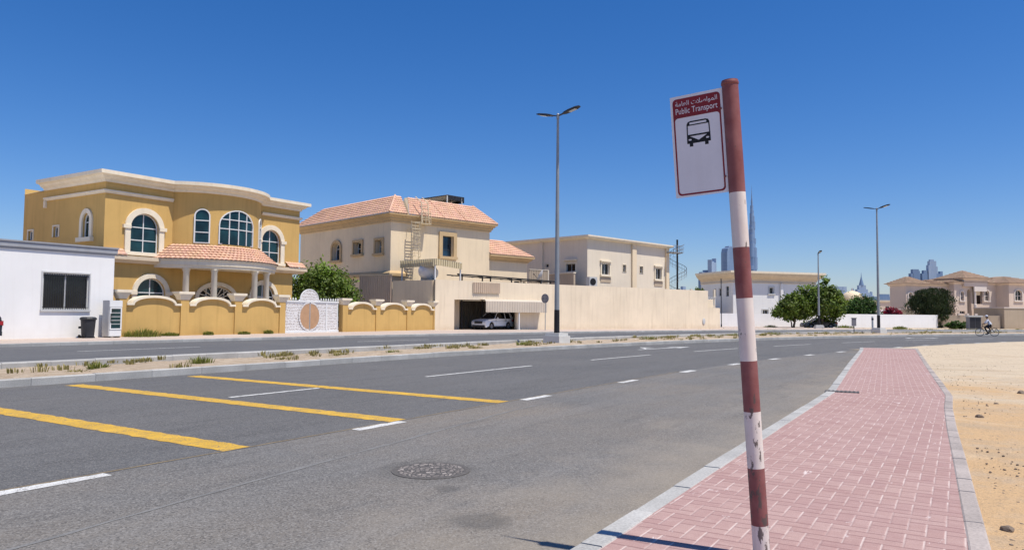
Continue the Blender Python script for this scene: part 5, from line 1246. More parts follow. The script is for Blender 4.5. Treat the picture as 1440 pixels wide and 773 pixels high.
# ------------------------------------------------------------------ trees
def crown(m, blobs, n, size, seed, aspect=.55, sub=(.15, .40), shell=.5, droop=0):
    R = random.Random(seed); tot = sum(b[3]*b[4]*b[5] for b in blobs)**1.0
    for b in blobs:
        nb = int(n*(b[3]*b[4]*b[5])/tot); nc = max(14, nb//42)
        clumps = []
        for c in range(nc):
            while 1:
                v = Vector((R.gauss(0, 1), R.gauss(0, 1), R.gauss(0, 1)))
                if v.length > .01: break
            v.normalize(); v *= R.uniform(shell, 1.0)*(1+.16*mnoise.noise(v*2+Vector((seed, 0, 0))))
            clumps.append((v, R.uniform(*sub), R.uniform(.42, 1.5)))
        for q in range(nb):
            v, sr, tn = R.choice(clumps)
            p = v+Vector((R.gauss(0, 1), R.gauss(0, 1), R.gauss(0, 1)))*sr*.55
            w = Vector((b[0]+p.x*b[3], b[1]+p.y*b[4], b[2]+p.z*b[5]))
            w.z -= droop*max(0, p.length-.7)*b[5]
            nrm = (p*.7+Vector((R.gauss(0, .6), R.gauss(0, .6), R.gauss(.35, .6)))).normalized()
            t1 = nrm.cross(Vector((R.gauss(0, 1), R.gauss(0, 1), R.gauss(0, 1)))).normalized()
            if droop: t1 = (t1*.5+Vector((0, 0, -1))).normalized(); 
            t2 = nrm.cross(t1).normalized(); s = size*R.uniform(.55, 1.35)
            t_ = tn*R.uniform(.75, 1.25)
            m.add([w-t1*s, w-t2*s*aspect+nrm*s*.12, w+t1*s, w+t2*s*aspect+nrm*s*.12], [(0, 1, 2, 3)], 0, (t_*R.uniform(.9, 1.15), t_, t_*R.uniform(.75, 1.1)))
def limb(m, p0, p1, r0, r1, seed, n=5):
    R = random.Random(seed); p0, p1 = Vector(p0), Vector(p1); pts = [p0.lerp(p1, i/n)+(Vector((R.gauss(0, .06), R.gauss(0, .06), 0))*(p1-p0).length*.35 if 0 < i < n else Vector()) for i in range(n+1)]
    for i in range(n): m.tube(pts[i], pts[i+1], r0+(r1-r0)*i/n, r0+(r1-r0)*(i+1)/n, n=8, cap=False)
def tree(name, label, loc, blobs, n, size, mat, trunk, limbs, seed, cat='tree', group=None, rz=0, **k):
    T = thing(name, label, cat, loc, rz, group)
    m = MB()
    for a, b, r0, r1 in trunk: limb(m, a, b, r0, r1, seed)
    t = m.build('trunk', 'bark', T, smooth=True)
    if limbs:
        m = MB()
        for q, (a, b, r0, r1) in enumerate(limbs): limb(m, a, b, r0, r1, seed+q)
        tag(m.build('limb', 'bark', t, smooth=True))
    m = MB(); crown(m, blobs, n, size, seed, **k); m.build('crown', mat, T, recalc=False); return T
tree('garden_tree', 'bushy bright green tree behind the white gate, between ochre and cream houses', (45.9, 48.2, .1),
     [(-1.6, -.6, 3.3, 2.2, 2.0, 2.3), (1.2, 0, 3.0, 2.3, 2.0, 2.0), (-.2, .3, 4.0, 1.9, 1.8, 1.6), (3.2, .6, 2.3, 1.3, 1.5, 1.6), (-2.9, .3, 2.4, 1.4, 1.4, 1.7)], 13000, .15, 'leafbright', [((0, 0, 0), (0, 0, 2.6), .2, .12)], [((0, 0, 1.6), (-1.4, 0, 3.6), .1, .04), ((0, 0, 1.5), (1.5, .2, 3.2), .1, .04), ((0, 0, 2.2), (.2, .3, 4.6), .09, .03)], 3)
tree('street_tree', 'left rounder crown of the two street trees before the pale grey house', (103.4, 21.1, 0),
     [(0, 0, 3.0, 2.0, 2.0, 1.6), (-1.3, .3, 2.3, 1.4, 1.4, 1.2), (1.0, .4, 2.2, 1.5, 1.5, 1.2), (.3, 0, 4.0, 1.1, 1.1, .9)], 7500, .19, 'leafbright', [((0, 0, 0), (.1, 0, 2.0), .16, .11), ((-.15, .1, 0), (-.6, .1, 1.8), .1, .06)], [((.1, 0, 1.5), (-1.2, .2, 2.9), .08, .03), ((.1, 0, 1.6), (1.1, .2, 3.0), .08, .03), ((.1, 0, 1.9), (.3, 0, 4.2), .08, .03)], 5, rz=-58)
tree('street_tree', 'right taller crown of the two street trees, over a parked dark car', (106.4, 18.1, 0),
     [(0, 0, 3.7, 2.4, 2.2, 2.3), (1.6, .2, 2.9, 1.7, 1.6, 1.7), (-1.6, .3, 4.9, 1.5, 1.4, 1.0), (.6, 0, 5.7, 1.1, 1.0, 1.0), (-.8, 0, 2.8, 1.7, 1.6, 1.3), (.55, 0, 6.6, .45, .45, .55), (2.2, 0, 4.1, 1.0, 1.0, 1.0)], 10500, .19, 'leafbright', [((0, 0, 0), (0, 0, 2.2), .17, .12)], [((0, 0, 1.6), (-1.6, .2, 4.6), .08, .03), ((0, 0, 1.6), (1.6, .2, 3.4), .08, .03), ((0, 0, 2), (.4, 0, 6), .09, .03)], 8, rz=-58)
tree('round_bush', 'dense dark round bush over the white wall, left of the farther tall lamp', (127.0, 16.2, 0),
     [(0, 0, 2.5, 2.7, 2.2, 2.3), (-1.5, 0, 2.2, 1.8, 1.8, 1.7), (1.7, 0, 2.4, 1.8, 1.8, 1.9), (.7, 0, 3.7, 1.7, 1.5, 1.1)], 9000, .17, 'leaf', [((0, 0, 0), (0, 0, 2), .18, .1)], [], 13, rz=-58, cat='bush')
tree('drooping_tree', 'broad dark olive drooping tree spilling over the wall left of the villa', (135.3, 6.9, 0),
     [(0, 0, 4.4, 3.0, 2.4, 2.3), (-1.8, 0, 3.5, 1.9, 1.8, 2.0), (2.0, 0, 3.7, 2.0, 1.8, 2.2), (.2, -.4, 3.0, 2.6, 1.8, 1.9), (1.3, 0, 5.3, 1.8, 1.6, 1.2), (-1.2, 0, 5.2, 1.6, 1.5, 1.1)], 15000, .17, 'leafdark', [((0, 0, 0), (0, 0, 3.4), .22, .14)], [((0, 0, 2), (-2, 0, 4.5), .1, .04), ((0, 0, 2), (2, 0, 4.8), .1, .04)], 17, rz=-58, droop=.7, aspect=.3, shell=.6)
tree('hanging_creeper', 'ragged dark creeper hanging down the wall joint under the drooping tree', (133.6, 5.4, 0),
     [(0, -.2, 1.5, .55, .35, .8), (.6, -.1, 1.7, .5, .3, .5), (-.25, -.1, .5, .4, .35, .5)], 900, .13, 'leafdark', [((0, 0, 0), (.1, 0, 1.6), .06, .03)], [], 19, rz=-68, cat='creeper', droop=.6, aspect=.4)
tree('flowering_shrub', 'crimson flowering shrub topping the white wall beside the farther lamp', (130.7, 11.9, 0),
     [(0, 0, 2.3, 1.3, 1.0, 1.0), (-.6, 0, 2.1, .9, .8, .8), (.8, 0, 2.0, .8, .8, .8)], 2600, .16, 'petal', [((0, 0, 0), (0, 0, 1.8), .08, .05)], [], 23, rz=-60, cat='shrub')
tree('low_shrub', 'low dark green shrub at the beige villa wall foot, left of the cyclist', (124.0, 3.2, 0),
     [(0, 0, .6, 1.3, .8, .55), (.9, 0, .5, .8, .7, .5), (-.8, 0, .45, .7, .6, .4)], 1700, .15, 'leaf', [((0, 0, 0), (0, 0, .5), .06, .04)], [], 29, rz=-60, cat='shrub')
tree('potted_palm', 'small leafy green plant over the balcony at the cream wall end', (110.9, 36.3, 3.2),
     [(0, 0, 1.6, 1.0, .9, .9), (.7, 0, 1.9, .7, .6, .5)], 1300, .17, 'leafbright', [((0, 0, 0), (0, 0, 1.4), .08, .05)], [], 31, cat='plant')
T = thing('balcony_block', 'pale balcony block with louvred railing between cream wall and pale grey house', 'building', (111.3, 35.4, 0), -40)
m = MB(); m.box(-2.5, 1.6, 0, 5, 0, 3.2); m.build('wall', 'offwhite', T)
m = MB()
for q in range(11): m.box(-2.5+q*.4, -2.35+q*.4, -.02, .06, 3.2, 4.3)
m.box(-2.55, 1.65, -.05, .09, 4.3, 4.42); m.build('railing', 'acgrey', T)
for x in (-2.5, 1.5):
    m = MB(); m.box(x-.15, x+.15, 0, .3, 3.2, 5.6); m.build('pillar', 'offwhite', T)
for px, d, w, lab in ((945+22, 150, 1.2, 'small dark shrub showing over the far low house roof'), (958, 118, 1.1, 'small dark shrub top behind the cream wall, beside the spiral stair')):
    a = (px-720)/1045
    tree('shrub_top', lab, (.845*d+.534*a*d, .534*d-.845*a*d, 0), [(0, 0, 5.2, w, w, .6)], 500, .18, 'leafdark', [((0, 0, 0), (0, 0, 5), .08, .05)], [], int(px), cat='shrub')
# ------------------------------------------------------------------ bus stop sign
def axis_z(ypx):  # band edges measured along the pole
    return ypx
T = thing('bus_stop_sign', 'leaning red and white banded pole with public transport sign, on the paved sidewalk', 'bus stop', (4.745, 1.17, .13))
T.rotation_euler = (-.0490, -.0400, 0)
PR = .0505; PH = 2.955
edges = [0, .19, .56, .985, 1.385, 1.735, 2.085, 2.42, PH]
bands = ['bandwhite', 'bandred']
zs = BANDZ
m_all = None
for k in range(len(zs)-1):
    m = MB(); seg = 28
    m.lathe([(PR, zs[k]), (PR, (zs[k]+zs[k+1])/2), (PR, zs[k+1])], n=seg)
    m.f = [f for f in m.f if len(f) == 4]; m.mi = m.mi[:len(m.f)]; m.t = m.t[:len(m.f)]
    b = m.build('band', bands[k % 2], T, smooth=True); b['label'] = ('worn white band' if k % 2 == 0 else 'worn maroon band')
m = MB(); m.lathe([(PR+.001, PH-.03), (PR+.004, PH-.026), (PR+.004, PH-.012), (PR-.002, PH), (.0, PH+.006)], n=28); m.build('cap', 'bandred', T, smooth=True)
m = MB(); m.lathe([(PR+.025, -.012), (PR+.022, .006), (PR+.004, .014)], n=24); m.build('mortar_collar', 'concretew', T)
# sign plate lies in the pole's vertical plane, facing back along the road (-x), spanning +y
SX, SY0, SY1, SZ0, SZ1 = -.012, SIGN[0], SIGN[1], SIGN[2], SIGN[3]
plate = thing('sign_plate', None, None); plate.parent = T
def sgn(u, v, d=0): return (SX-d, SY1-u*(SY1-SY0), SZ0+v*(SZ1-SZ0))   # u left->right as read, v up, d towards the reader
def rrect(u0, u1, v0, v1, r, n=6, corners=(1, 1, 1, 1)):
    asp = (SZ1-SZ0)/(SY1-SY0); pts = []
    for (cu, cv, a0, on) in ((u0+r, v0+r/asp, pi, corners[0]), (u1-r, v0+r/asp, 1.5*pi, corners[1]), (u1-r, v1-r/asp, 0, corners[2]), (u0+r, v1-r/asp, .5*pi, corners[3])):
        if on: pts += [(cu+r*cos(a0+pi/2*i/n), cv+r/asp*sin(a0+pi/2*i/n)) for i in range(n+1)]
        else: pts.append((cu+r*(1 if cos(a0+pi/4) > 0 else -1), cv+r/asp*(1 if sin(a0+pi/4) > 0 else -1)))
    return pts
def slab(name, mat, pts, d0, d1, par=plate, holes=()):
    m = MB(); n = len(pts)
    if holes:
        m.facade(lambda u, v, d: sgn(u, v, d1-d), pts, list(holes), d1-d0)
        m.add([sgn(*p, d0) for p in pts]+[sgn(*p, d1) for p in pts], [(i, (i+1) % n, n+(i+1) % n, n+i) for i in range(n)])
    else:
        m.add([sgn(*p, d0) for p in pts]+[sgn(*p, d1) for p in pts], [tuple(range(n)), tuple(range(n, 2*n))]+[(i, (i+1) % n, n+(i+1) % n, n+i) for i in range(n)])
    return m.build(name, mat, par)
slab('board', 'signwhite', rrect(0, 1, 0, 1, .015), -.002, .001)
HV = .785
slab('header', 'maroon', rrect(.045, .955, HV, .972, .075, corners=(0, 0, 1, 1)), .001, .0018)
inner = rrect(.075, .925, .035, HV-.004, .06)
slab('border', 'maroon', rrect(.045, .955, .018, HV-.0005, .075, corners=(1, 1, 0, 0)), .001, .0018, holes=(inner,))
# bus pictogram seen from the front
def pic(name, mat, pts, d, holes=()): return slab(name, mat, pts, .001 if d < .0019 else .0018, d, holes=holes)
bu0, bu1, bv0, bv1 = .285, .735, .485, .735
BU = lambda x: bu0+(bu1-bu0)*x
BV = lambda y: bv0+(bv1-bv0)*y
body = [(BU(.0), BV(.12)), (BU(1), BV(.12)), (BU(1), BV(.30)), (BU(.985), BV(.88)), (BU(.93), BV(.97)), (BU(.82), BV(1)), (BU(.18), BV(1)), (BU(.07), BV(.97)), (BU(.015), BV(.88)), (BU(0), BV(.30))]
h1 = [(BU(.16), BV(.865)), (BU(.84), BV(.865)), (BU(.87), BV(.895)), (BU(.84), BV(.945)), (BU(.16), BV(.945)), (BU(.13), BV(.895))]
h2 = [(BU(.05), BV(.47)), (BU(.95), BV(.47)), (BU(.935), BV(.82)), (BU(.065), BV(.82))]
h3 = [(BU(.14), BV(.405)), (BU(.5), BV(.22)), (BU(.86), BV(.405))]
h4 = [(BU(.06+.07*(1+cos(a))), BV(.27+.035*sin(a))) for a in [2*pi*i/10 for i in range(10)]]
h5 = [(BU(.80+.07*(1+cos(a))), BV(.27+.035*sin(a))) for a in [2*pi*i/10 for i in range(10)]]
bus = pic('bus_pictogram', 'black', body, .0016, (h1, h2, h3, h4, h5))
for a, b in ((.10, .25), (.75, .90)): slab('pictogram_wheel', 'black', [(BU(a), BV(0)), (BU(b), BV(0)), (BU(b), BV(.121)), (BU(a), BV(.121))], .001, .0016, bus)
# lettering
def text(body, name, u, v, width, height, mat, wscale=None):
    c = bpy.data.curves.new(name, 'FONT'); c.body = body; c.align_x = 'CENTER'; c.align_y = 'CENTER'; c.extrude = 0
    o = bpy.data.objects.new(name, c); COL.objects.link(o)
    bpy.context.view_layer.update()
    me = bpy.data.meshes.new_from_object(o.evaluated_get(bpy.context.evaluated_depsgraph_get())); bpy.data.objects.remove(o)
    if not me.vertices: return None
    xs = [q.co.x for q in me.vertices]; ys = [q.co.y for q in me.vertices]
    sx, sy = width/(max(xs)-min(xs)), height/(max(ys)-min(ys)); cx, cy = (max(xs)+min(xs))/2, (max(ys)+min(ys))/2
    for q in me.vertices:
        uu, vv = u+(q.co.x-cx)*sx, v+(q.co.y-cy)*sy
        q.co = sgn(uu, vv, .0022)
    me.materials.clear(); me.materials.append(MT[mat])
    t = bpy.data.objects.new(name, me); COL.objects.link(t); t.parent = plate; return t
# Arabic words in joined presentation forms, laid out in visual order
w1 = '\uFE8D\uFEDF\uFEE4\uFEEE\uFE8D\uFEBB\uFEFC\uFE95'; w2 = '\uFE8D\uFEDF\uFECC\uFE8E\uFEE3\uFE94'
text((w1+' '+w2)[::-1], 'arabic_lettering', .50, .915, .80, .062, 'signwhite')
text('Public Transport', 'latin_lettering', .50, .838, .80, .075, 'signwhite')
for z in (SZ0+.10, SZ1-.13):
    m = MB(); m.box(-.010, .008, PR-.006, SY0+.03, z-.022, z+.022); m.tube((-.02, SY0+.016, z), (.012, SY0+.016, z), .008, n=8); m.build('clamp', 'bandred', T)

# ------------------------------------------------------------------ cars
def car(name, label, loc, rz, paint, kind='suv', group=None):
    """x forward, base at z=0"""
    T = thing(name, label, 'car', loc, rz, group)
    if kind == 'suv': L, Wd, wb, wr, hb, hr = 4.45, .90, 2.65, .345, 1.03, 1.64
    else: L, Wd, wb, wr, hb, hr = 4.55, .89, 2.68, .325, .93, 1.43
    f, r = L/2, -L/2; xf, xr = wb/2+.02, -wb/2+.02; ar = wr+.055
    def arch(xc, n=9): return [(xc+ar*cos(pi*i/n), max(.20, wr+ar*sin(pi*i/n)*1.0)) for i in range(n+1)]
    if kind == 'suv': top = [(r+.02, .55), (r, .80), (r+.06, 1.02), (f-1.30, hb), (f-.35, hb-.10), (f-.06, hb-.24), (f, .62), (f-.03, .40)]
    else: top = [(r+.02, .50), (r, .72), (r+.08, .93), (r+.75, hb), (f-1.15, hb), (f-.35, hb-.16), (f-.06, hb-.30), (f, .52), (f-.03, .34)]
    prof = [(r+.06, .24), (r+.03, .36)]+top+[(f-.10, .22)]+arch(xf)+[(xf-ar-.02, .21), (xr+ar+.02, .21)]+arch(xr)
    n = len(prof); m = MB(); ws = [(-1, .0), (-.93, 0)]
    sec = [(-Wd, .94), (-Wd*.93, 1.0), (Wd*.93, 1.0), (Wd, .94)]
    vs = []
    for w, k in sec:
        for x, z in prof:
            zz = z if k == 1 else z
            inset = .0 if k == 1 else .035
            xx = x*(1-.012*(k != 1)); zt = z-(.03 if (k != 1 and z > .9) else 0)
            taper = 1-.09*max(0, (abs(x)-L/2+.75)/.75)**2
            vs.append((xx, w*taper, zt))
    fs = [(k*n+i, k*n+(i+1) % n, (k+1)*n+(i+1) % n, (k+1)*n+i) for k in range(3) for i in range(n)]
    m.add(vs, fs)
    for k in (0, 3):
        tri = tessellate_polygon([[Vector((x, z, 0)) for x, z in prof]]); m.add(vs[k*n:(k+1)*n], tri)
    b = m.build('body', paint, T, smooth=True)
    # greenhouse
    if kind == 'suv': gh = [(f-1.42, hb-.02), (f-2.05, hr-.09), (f-2.45, hr-.02), (r+.75, hr-.05), (r+.35, hr-.13), (r+.10, hb)]
    else: gh = [(f-1.20, hb-.02), (f-1.95, hr-.06), (f-2.35, hr-.01), (r+1.45, hr-.05), (r+.65, hb)]
    n = len(gh); m = MB(); vs = []
    for s_, in_ in ((-1, 0), (1, 0)):
        for x, z in gh: vs.append((x, s_*(Wd*.90-.21*max(0, (z-hb)/(hr-hb))), z))
    m.add(vs, [(i, (i+1) % n, n+(i+1) % n, n+i) for i in range(n)]+[tuple(range(n)), tuple(range(n, 2*n))]); g = m.build('glasshouse', 'carglass', T, smooth=True)
    m = MB()
    rp = [(x, z) for x, z in gh if z > hb+.2]
    rv = [(x, s_*(Wd*.90-.21*max(0, (z-hb)/(hr-hb))+.012), z+dz) for dz in (-.025, .028) for s_ in (-1, 1) for x, z in rp]; k = len(rp)
    m.add(rv, [(i, i+1, k+i+1, k+i) for i in range(k-1)]+[(2*k+i, 2*k+i+1, 3*k+i+1, 3*k+i) for i in range(k-1)]+[(i, i+1, 2*k+i+1, 2*k+i) for i in range(k-1)]+[(k+i, k+i+1, 3*k+i+1, 3*k+i) for i in range(k-1)]+[(0, k, 3*k, 2*k), (k-1, 2*k-1, 4*k-1, 3*k-1)])
    m.build('roof', paint, T, smooth=True)
    for s_ in (-1, 1):
        yy = lambda z: s_*(Wd*.90-.21*max(0, (z-hb)/(hr-hb))+.004)
        m = MB()
        for x0, x1 in ((gh[0][0], gh[1][0]), (gh[-1][0], gh[-2][0])): m.tube((x0, yy(hb), hb), (x1, yy(hr), hr-.06 if kind != 'suv' else hr-.1), .035, n=6)
        xm = (gh[1][0]+gh[-2][0])/2-.05; m.tube((xm, yy(hb), hb), (xm-.04, yy(hr), hr-.05), .035, n=6)
        if kind == 'suv': m.tube((xm-.95, yy(hb), hb), (xm-.85, yy(hr), hr-.07), .05, n=6)
        m.build('pillars', paint, g)
        m = MB(); m.lathe([(0, -.06), (.06, -.05), (.085, 0), (.06, .06), (0, .08)], (gh[0][0]-.30, s_*(Wd+.06), hb+.05), n=10, axis='x'); m.build('mirror', paint, T, smooth=True)
        for xw in (xf, xr):
            m = MB(); m.lathe([(wr*.62, -.11), (wr*.92, -.105), (wr, -.07), (wr, .07), (wr*.92, .105), (wr*.62, .11)], (0, 0, 0), n=26, axis='y', cap=False)
            w = m.build('wheel', 'tyre', T, smooth=True); w.location = (xw, s_*(Wd-.115), wr)
            m = MB()
            m.lathe([(wr*.64, -.10), (wr*.60, -.02), (0, -.02)], n=26, axis='y'); m.lathe([(0, .02), (wr*.60, .02), (wr*.64, .10)], n=26, axis='y', cap=False)
            for q in range(5):
                a = q*2*pi/5; 
                for da in (-.13, .13): m.tube((0, s_*.075, 0), (wr*.62*cos(a+da), s_*.09, wr*.62*sin(a+da)), .026, n=5)
            m.lathe([(0, -.085), (.06, -.085), (.06, .085), (0, .085)], n=10, axis='y'); m.build('rim', 'rim', w)
        # lamps, door seams, sill trim
        m = MB(); zc = hb-.27
        m.add([(f-.03, s_*Wd*.86, zc-.10), (f-.02, s_*Wd*.50, zc-.06), (f-.10, s_*Wd*.50, zc+.04), (f-.20, s_*Wd*.84, zc+.09), (f-.42, s_*Wd*.925, zc+.10), (f-.30, s_*Wd*.935, zc-.02)], [(0, 1, 2, 3), (0, 3, 4, 5)])
        for i, v in enumerate(m.v): m.v[i] = (v[0]+.03, v[1]*1.03, v[2])
        m.build('headlight', 'lens', T)
        m = MB(); zc = hb-.20
        m.box(r-.012, r+.05, min(s_*Wd*.52, s_*Wd*.90), max(s_*Wd*.52, s_*Wd*.90), zc-.11, zc+.11); m.box(r+.02, r+.30, min(s_*Wd*.87, s_*Wd*.955), max(s_*Wd*.87, s_*Wd*.955), zc-.08, zc+.10); m.build('tail_light', 'tail', T)
        for x0, x1 in ((xm+.02, gh[0][0]-.12), (xm-1.0, xm-.02)):
            m = MB(); y0 = s_*(Wd+.001)
            for xa in (x0, x1): m.box(xa-.006, xa+.006, min(y0, y0-s_*.02), max(y0, y0-s_*.02)+.002, .34, hb-.05)
            m.box(x0+.10, x0+.28, min(y0, y0+s_*.03), max(y0, y0+s_*.03), hb-.20, hb-.17); m.build('door', 'blackplastic', T)
        m = MB(); m.box(xr+ar, xf-ar, min(s_*(Wd-.05), s_*(Wd+.012)), max(s_*(Wd-.05), s_*(Wd+.012)), .20, .34); m.build('sill_trim', 'blackplastic', T)
    m = MB()
    m.box(f-.06, f+.012, -Wd*.50, Wd*.50, hb-.47, hb-.24); m.build('grille', 'blackplastic', T)
    m = MB(); m.box(f-.12, f+.015, -Wd*.80, Wd*.80, .22, .42); m.build('bumper', 'blackplastic', T)
    m = MB(); m.box(r-.012, r+.1, -Wd*.80, Wd*.80, .24, .44); m.build('bumper', 'blackplastic', T)
    m = MB(); m.box(f+.006, f+.02, -.26, .26, .44, .55); m.box(r-.02, r-.0, -.26, .26, hb-.42, hb-.31); m.build('number_plate', 'signwhite', T)
    m = MB(); m.box(r+.2, f-.2, -Wd*.8, Wd*.8, .2, .35); m.build('underbody', 'blackplastic', T)
    return T
car('parked_suv', 'white sport utility car parked nose left under the garage awning', (58.6, 39.15, .13), 177, 'carwhite', 'suv')
car('parked_suv', 'dark car rear with red tail light cut off at the left frame edge', (14.55, 39.6, .13), 180, 'cardark', 'suv')
car('parked_sedan', 'dark grey sedan parked in shade under the right street tree', (108.3, 18.9, 0), 123, 'cargrey', 'sedan')

# ------------------------------------------------------------------ cyclist
def skin_body(name, mat, joints, bones, parent, sub=2, root=0):
    me = bpy.data.meshes.new(name); me.from_pydata([j[0] for j in joints], bones, []); me.materials.append(MT[mat])
    o = bpy.data.objects.new(name, me); COL.objects.link(o); o.parent = parent
    o.modifiers.new('skin', 'SKIN'); 
    for i, (v, j) in enumerate(zip(me.skin_vertices[0].data, joints)):
        r = j[1]; v.radius = (r, r) if not hasattr(r, '__len__') else r; v.use_root = i == root
    s = o.modifiers.new('sub', 'SUBSURF'); s.levels = s.render_levels = sub
    bpy.context.view_layer.update()
    m2 = bpy.data.meshes.new_from_object(o.evaluated_get(bpy.context.evaluated_depsgraph_get()))
    o.modifiers.clear(); o.data = m2; m2.polygons.foreach_set('use_smooth', [True]*len(m2.polygons))
    if not m2.materials: m2.materials.append(MT[mat])
    return o
CY = (78.2, -.35, 0); CR = 100
B = thing('bicycle', 'black bicycle being ridden along the far kerb before the villa', 'bicycle', CY, CR)
for x in (-.56, .56):
    m = MB(); m.lathe([(.325, -.016), (.345, -.02), (.358, 0), (.345, .02), (.325, .016)], n=36, axis='y', cap=False); w = m.build('wheel', 'tyre', B, smooth=True); w.location = (x, 0, .358)
    m = MB(); m.lathe([(.325, -.014), (.308, -.012), (.308, .012), (.325, .014)], n=36, axis='y', cap=False)
    for q in range(16):
        a = q*pi/8; m.tube((.02*cos(a+1.2), .02*(-1)**q, .02*sin(a+1.2)), (.31*cos(a), 0, .31*sin(a)), .0025, n=4)
    m.tube((0, -.05, 0), (0, .05, 0), .022, n=8); m.build('rim', 'galv', w)
m = MB(); bb = (-.12, 0, .30); st = (-.25, 0, .82); hd = (.36, 0, .86); hl = (.40, 0, .72)
for a, b in ((bb, st), (st, (.345, 0, .90)), (bb, hl), ((.335, 0, .95), (.41, 0, .68)), ((.41, .05, .68), (.56, .05, .358)), ((.41, -.05, .68), (.56, -.05, .358)), (bb, (-.56, .05, .358)), (bb, (-.56, -.05, .358)), (st, (-.56, .05, .358)), (st, (-.56, -.05, .358))): m.tube(a, b, .018, n=8)
m.tube((.335, 0, .93), (.32, 0, 1.04), .014, n=6); m.build('frame', 'blackpaint', B)
m = MB(); m.pipe([(.22, -.28, 1.06), (.34, -.22, 1.06), (.36, 0, 1.04), (.34, .22, 1.06), (.22, .28, 1.06)], .013, 8); m.build('handlebar', 'darkmetal', B)
m = MB(); m.lathe([(0, -.14), (.05, -.12), (.10, .02), (.085, .10), (0, .13)], (-.29, 0, .90), n=12, axis='x')
m.v = [(x, y, .90+(z-.90)*.4) for x, y, z in m.v]; m.tube((-.25, 0, .82), (-.27, 0, .89), .014, n=6); m.build('saddle', 'blackplastic', B)
m = MB(); m.lathe([(.085, -.055), (.09, -.052), (.085, -.049)], (-.12, 0, .30), n=20, axis='y'); m.tube((-.12, -.06, .30), (-.02, -.08, .16), .012, n=6); m.tube((-.12, .06, .30), (-.22, .08, .44), .012, n=6)
m.box(-.07, .03, -.17, -.08, .145, .17); m.box(-.27, -.17, .08, .17, .43, .455); m.build('pedals', 'darkmetal', B)
m = MB(); m.box(-.78, -.38, -.07, .07, .74, .755); m.tube((-.56, .06, .36), (-.7, .06, .74), .008, n=5); m.tube((-.56, -.06, .36), (-.7, -.06, .74), .008, n=5); m.build('rack', 'darkmetal', B)
Pn = thing('person', 'cyclist in white shirt, dark trousers and white cap riding a black bicycle leftwards', 'person', CY, CR)
hip_, ch, nk = (-.27, 0, .99), (-.10, 0, 1.36), (-.04, 0, 1.53)
J = [(hip_, (.15, .12)), ((-.19, 0, 1.17), (.155, .115)), (ch, (.17, .125)), (nk, .055), ((-.01, 0, 1.60), .055), ((.015, 0, 1.68), (.085, .10)), ((.01, 0, 1.78), (.075, .09))]
Bn = [(0, 1), (1, 2), (2, 3), (3, 4), (4, 5), (5, 6)]
for s_ in (-1, 1):
    b0 = len(J)
    J += [((-.08, s_*.19, 1.43), .055), ((.08, s_*.25, 1.22), .042), ((.22, s_*.26, 1.10), .032), ((.27, s_*.265, 1.085), .030)]
    Bn += [(2, b0), (b0, b0+1), (b0+1, b0+2), (b0+2, b0+3)]
    for q in range(4):
        k = len(J); y = s_*(.235+.02*q); J += [((.305, y, 1.085), .0095), ((.318, y, 1.060), .009), ((.300, y, 1.045), .008)]; Bn += [(b0+3, k), (k, k+1), (k+1, k+2)]
    k = len(J); J += [((.265, s_*.235, 1.06), .011), ((.285, s_*.225, 1.045), .009)]; Bn += [(b0+3, k), (k, k+1)]
    k = len(J); kx, kz, fx, fz = ((.17, .78, -.02, .27) if s_ < 0 else (.10, .92, -.20, .54))
    J += [((-.22, s_*.10, .95), .085), ((kx, s_*.11, kz), .060), ((fx-.06, s_*.11, fz), .040), ((fx+.12, s_*.12, fz-.07), .035)]
    Bn += [(0, k), (k, k+1), (k+1, k+2), (k+2, k+3)]
skin_body('person_body', 'skin', J, Bn, Pn)
J = [((-.28, 0, .98), (.175, .135)), ((-.19, 0, 1.17), (.18, .14)), ((-.10, 0, 1.37), (.19, .145)), ((-.055, 0, 1.49), (.09, .08))]; Bn = [(0, 1), (1, 2), (2, 3)]
for s_ in (-1, 1):
    b0 = len(J); J += [((-.08, s_*.20, 1.43), .078), ((.07, s_*.25, 1.23), .060), ((.17, s_*.258, 1.14), .045)]; Bn += [(2, b0), (b0, b0+1), (b0+1, b0+2)]
skin_body('shirt', 'shirt', J, Bn, Pn, root=1)
J = [((-.28, 0, .97), (.16, .15))]; Bn = []
for s_ in (-1, 1):
    kx, kz, fx, fz = ((.17, .78, -.02, .27) if s_ < 0 else (.10, .92, -.20, .54)); k = len(J)
    J += [((-.20, s_*.10, .94), .105), ((kx, s_*.11, kz), .080), ((fx-.045, s_*.11, fz+.05), .060)]; Bn += [(0, k), (k, k+1), (k+1, k+2)]
skin_body('trousers', 'trousers', J, Bn, Pn)
for s_ in (-1, 1):
    fx, fz = ((-.02, .27) if s_ < 0 else (-.20, .54))
    m = MB(); m.lathe([(0, -.13), (.04, -.11), (.05, -.02), (.045, .1), (0, .145)], (fx+.03, s_*.115, fz-.055), n=10, axis='x'); m.build('shoe', 'blackplastic', Pn, smooth=True)
m = MB(); m.lathe([(.108, 1.735), (.112, 1.77), (.095, 1.84), (.05, 1.875), (0, 1.88)], (.01, 0, 0), n=16); m.box(.08, .21, -.07, .07, 1.735, 1.748); m.build('cap', 'shirt', Pn, smooth=True)
m = MB(); m.lathe([(.098, 1.64), (.106, 1.70), (.106, 1.745)], (-.015, 0, 0), n=14); m.f = [f for f in m.f if all(m.v[i][0] < .03 for i in f)]; m.mi = m.mi[:len(m.f)]; m.t = m.t[:len(m.f)]; m.build('hair', 'hair', Pn)
m = MB(); m.lathe([(0, .0), (.012, .004), (.018, .022), (.006, .055), (0, .06)], (.112, 0, 1.66), n=8)
fp = m.build('nose', 'skin', Pn)
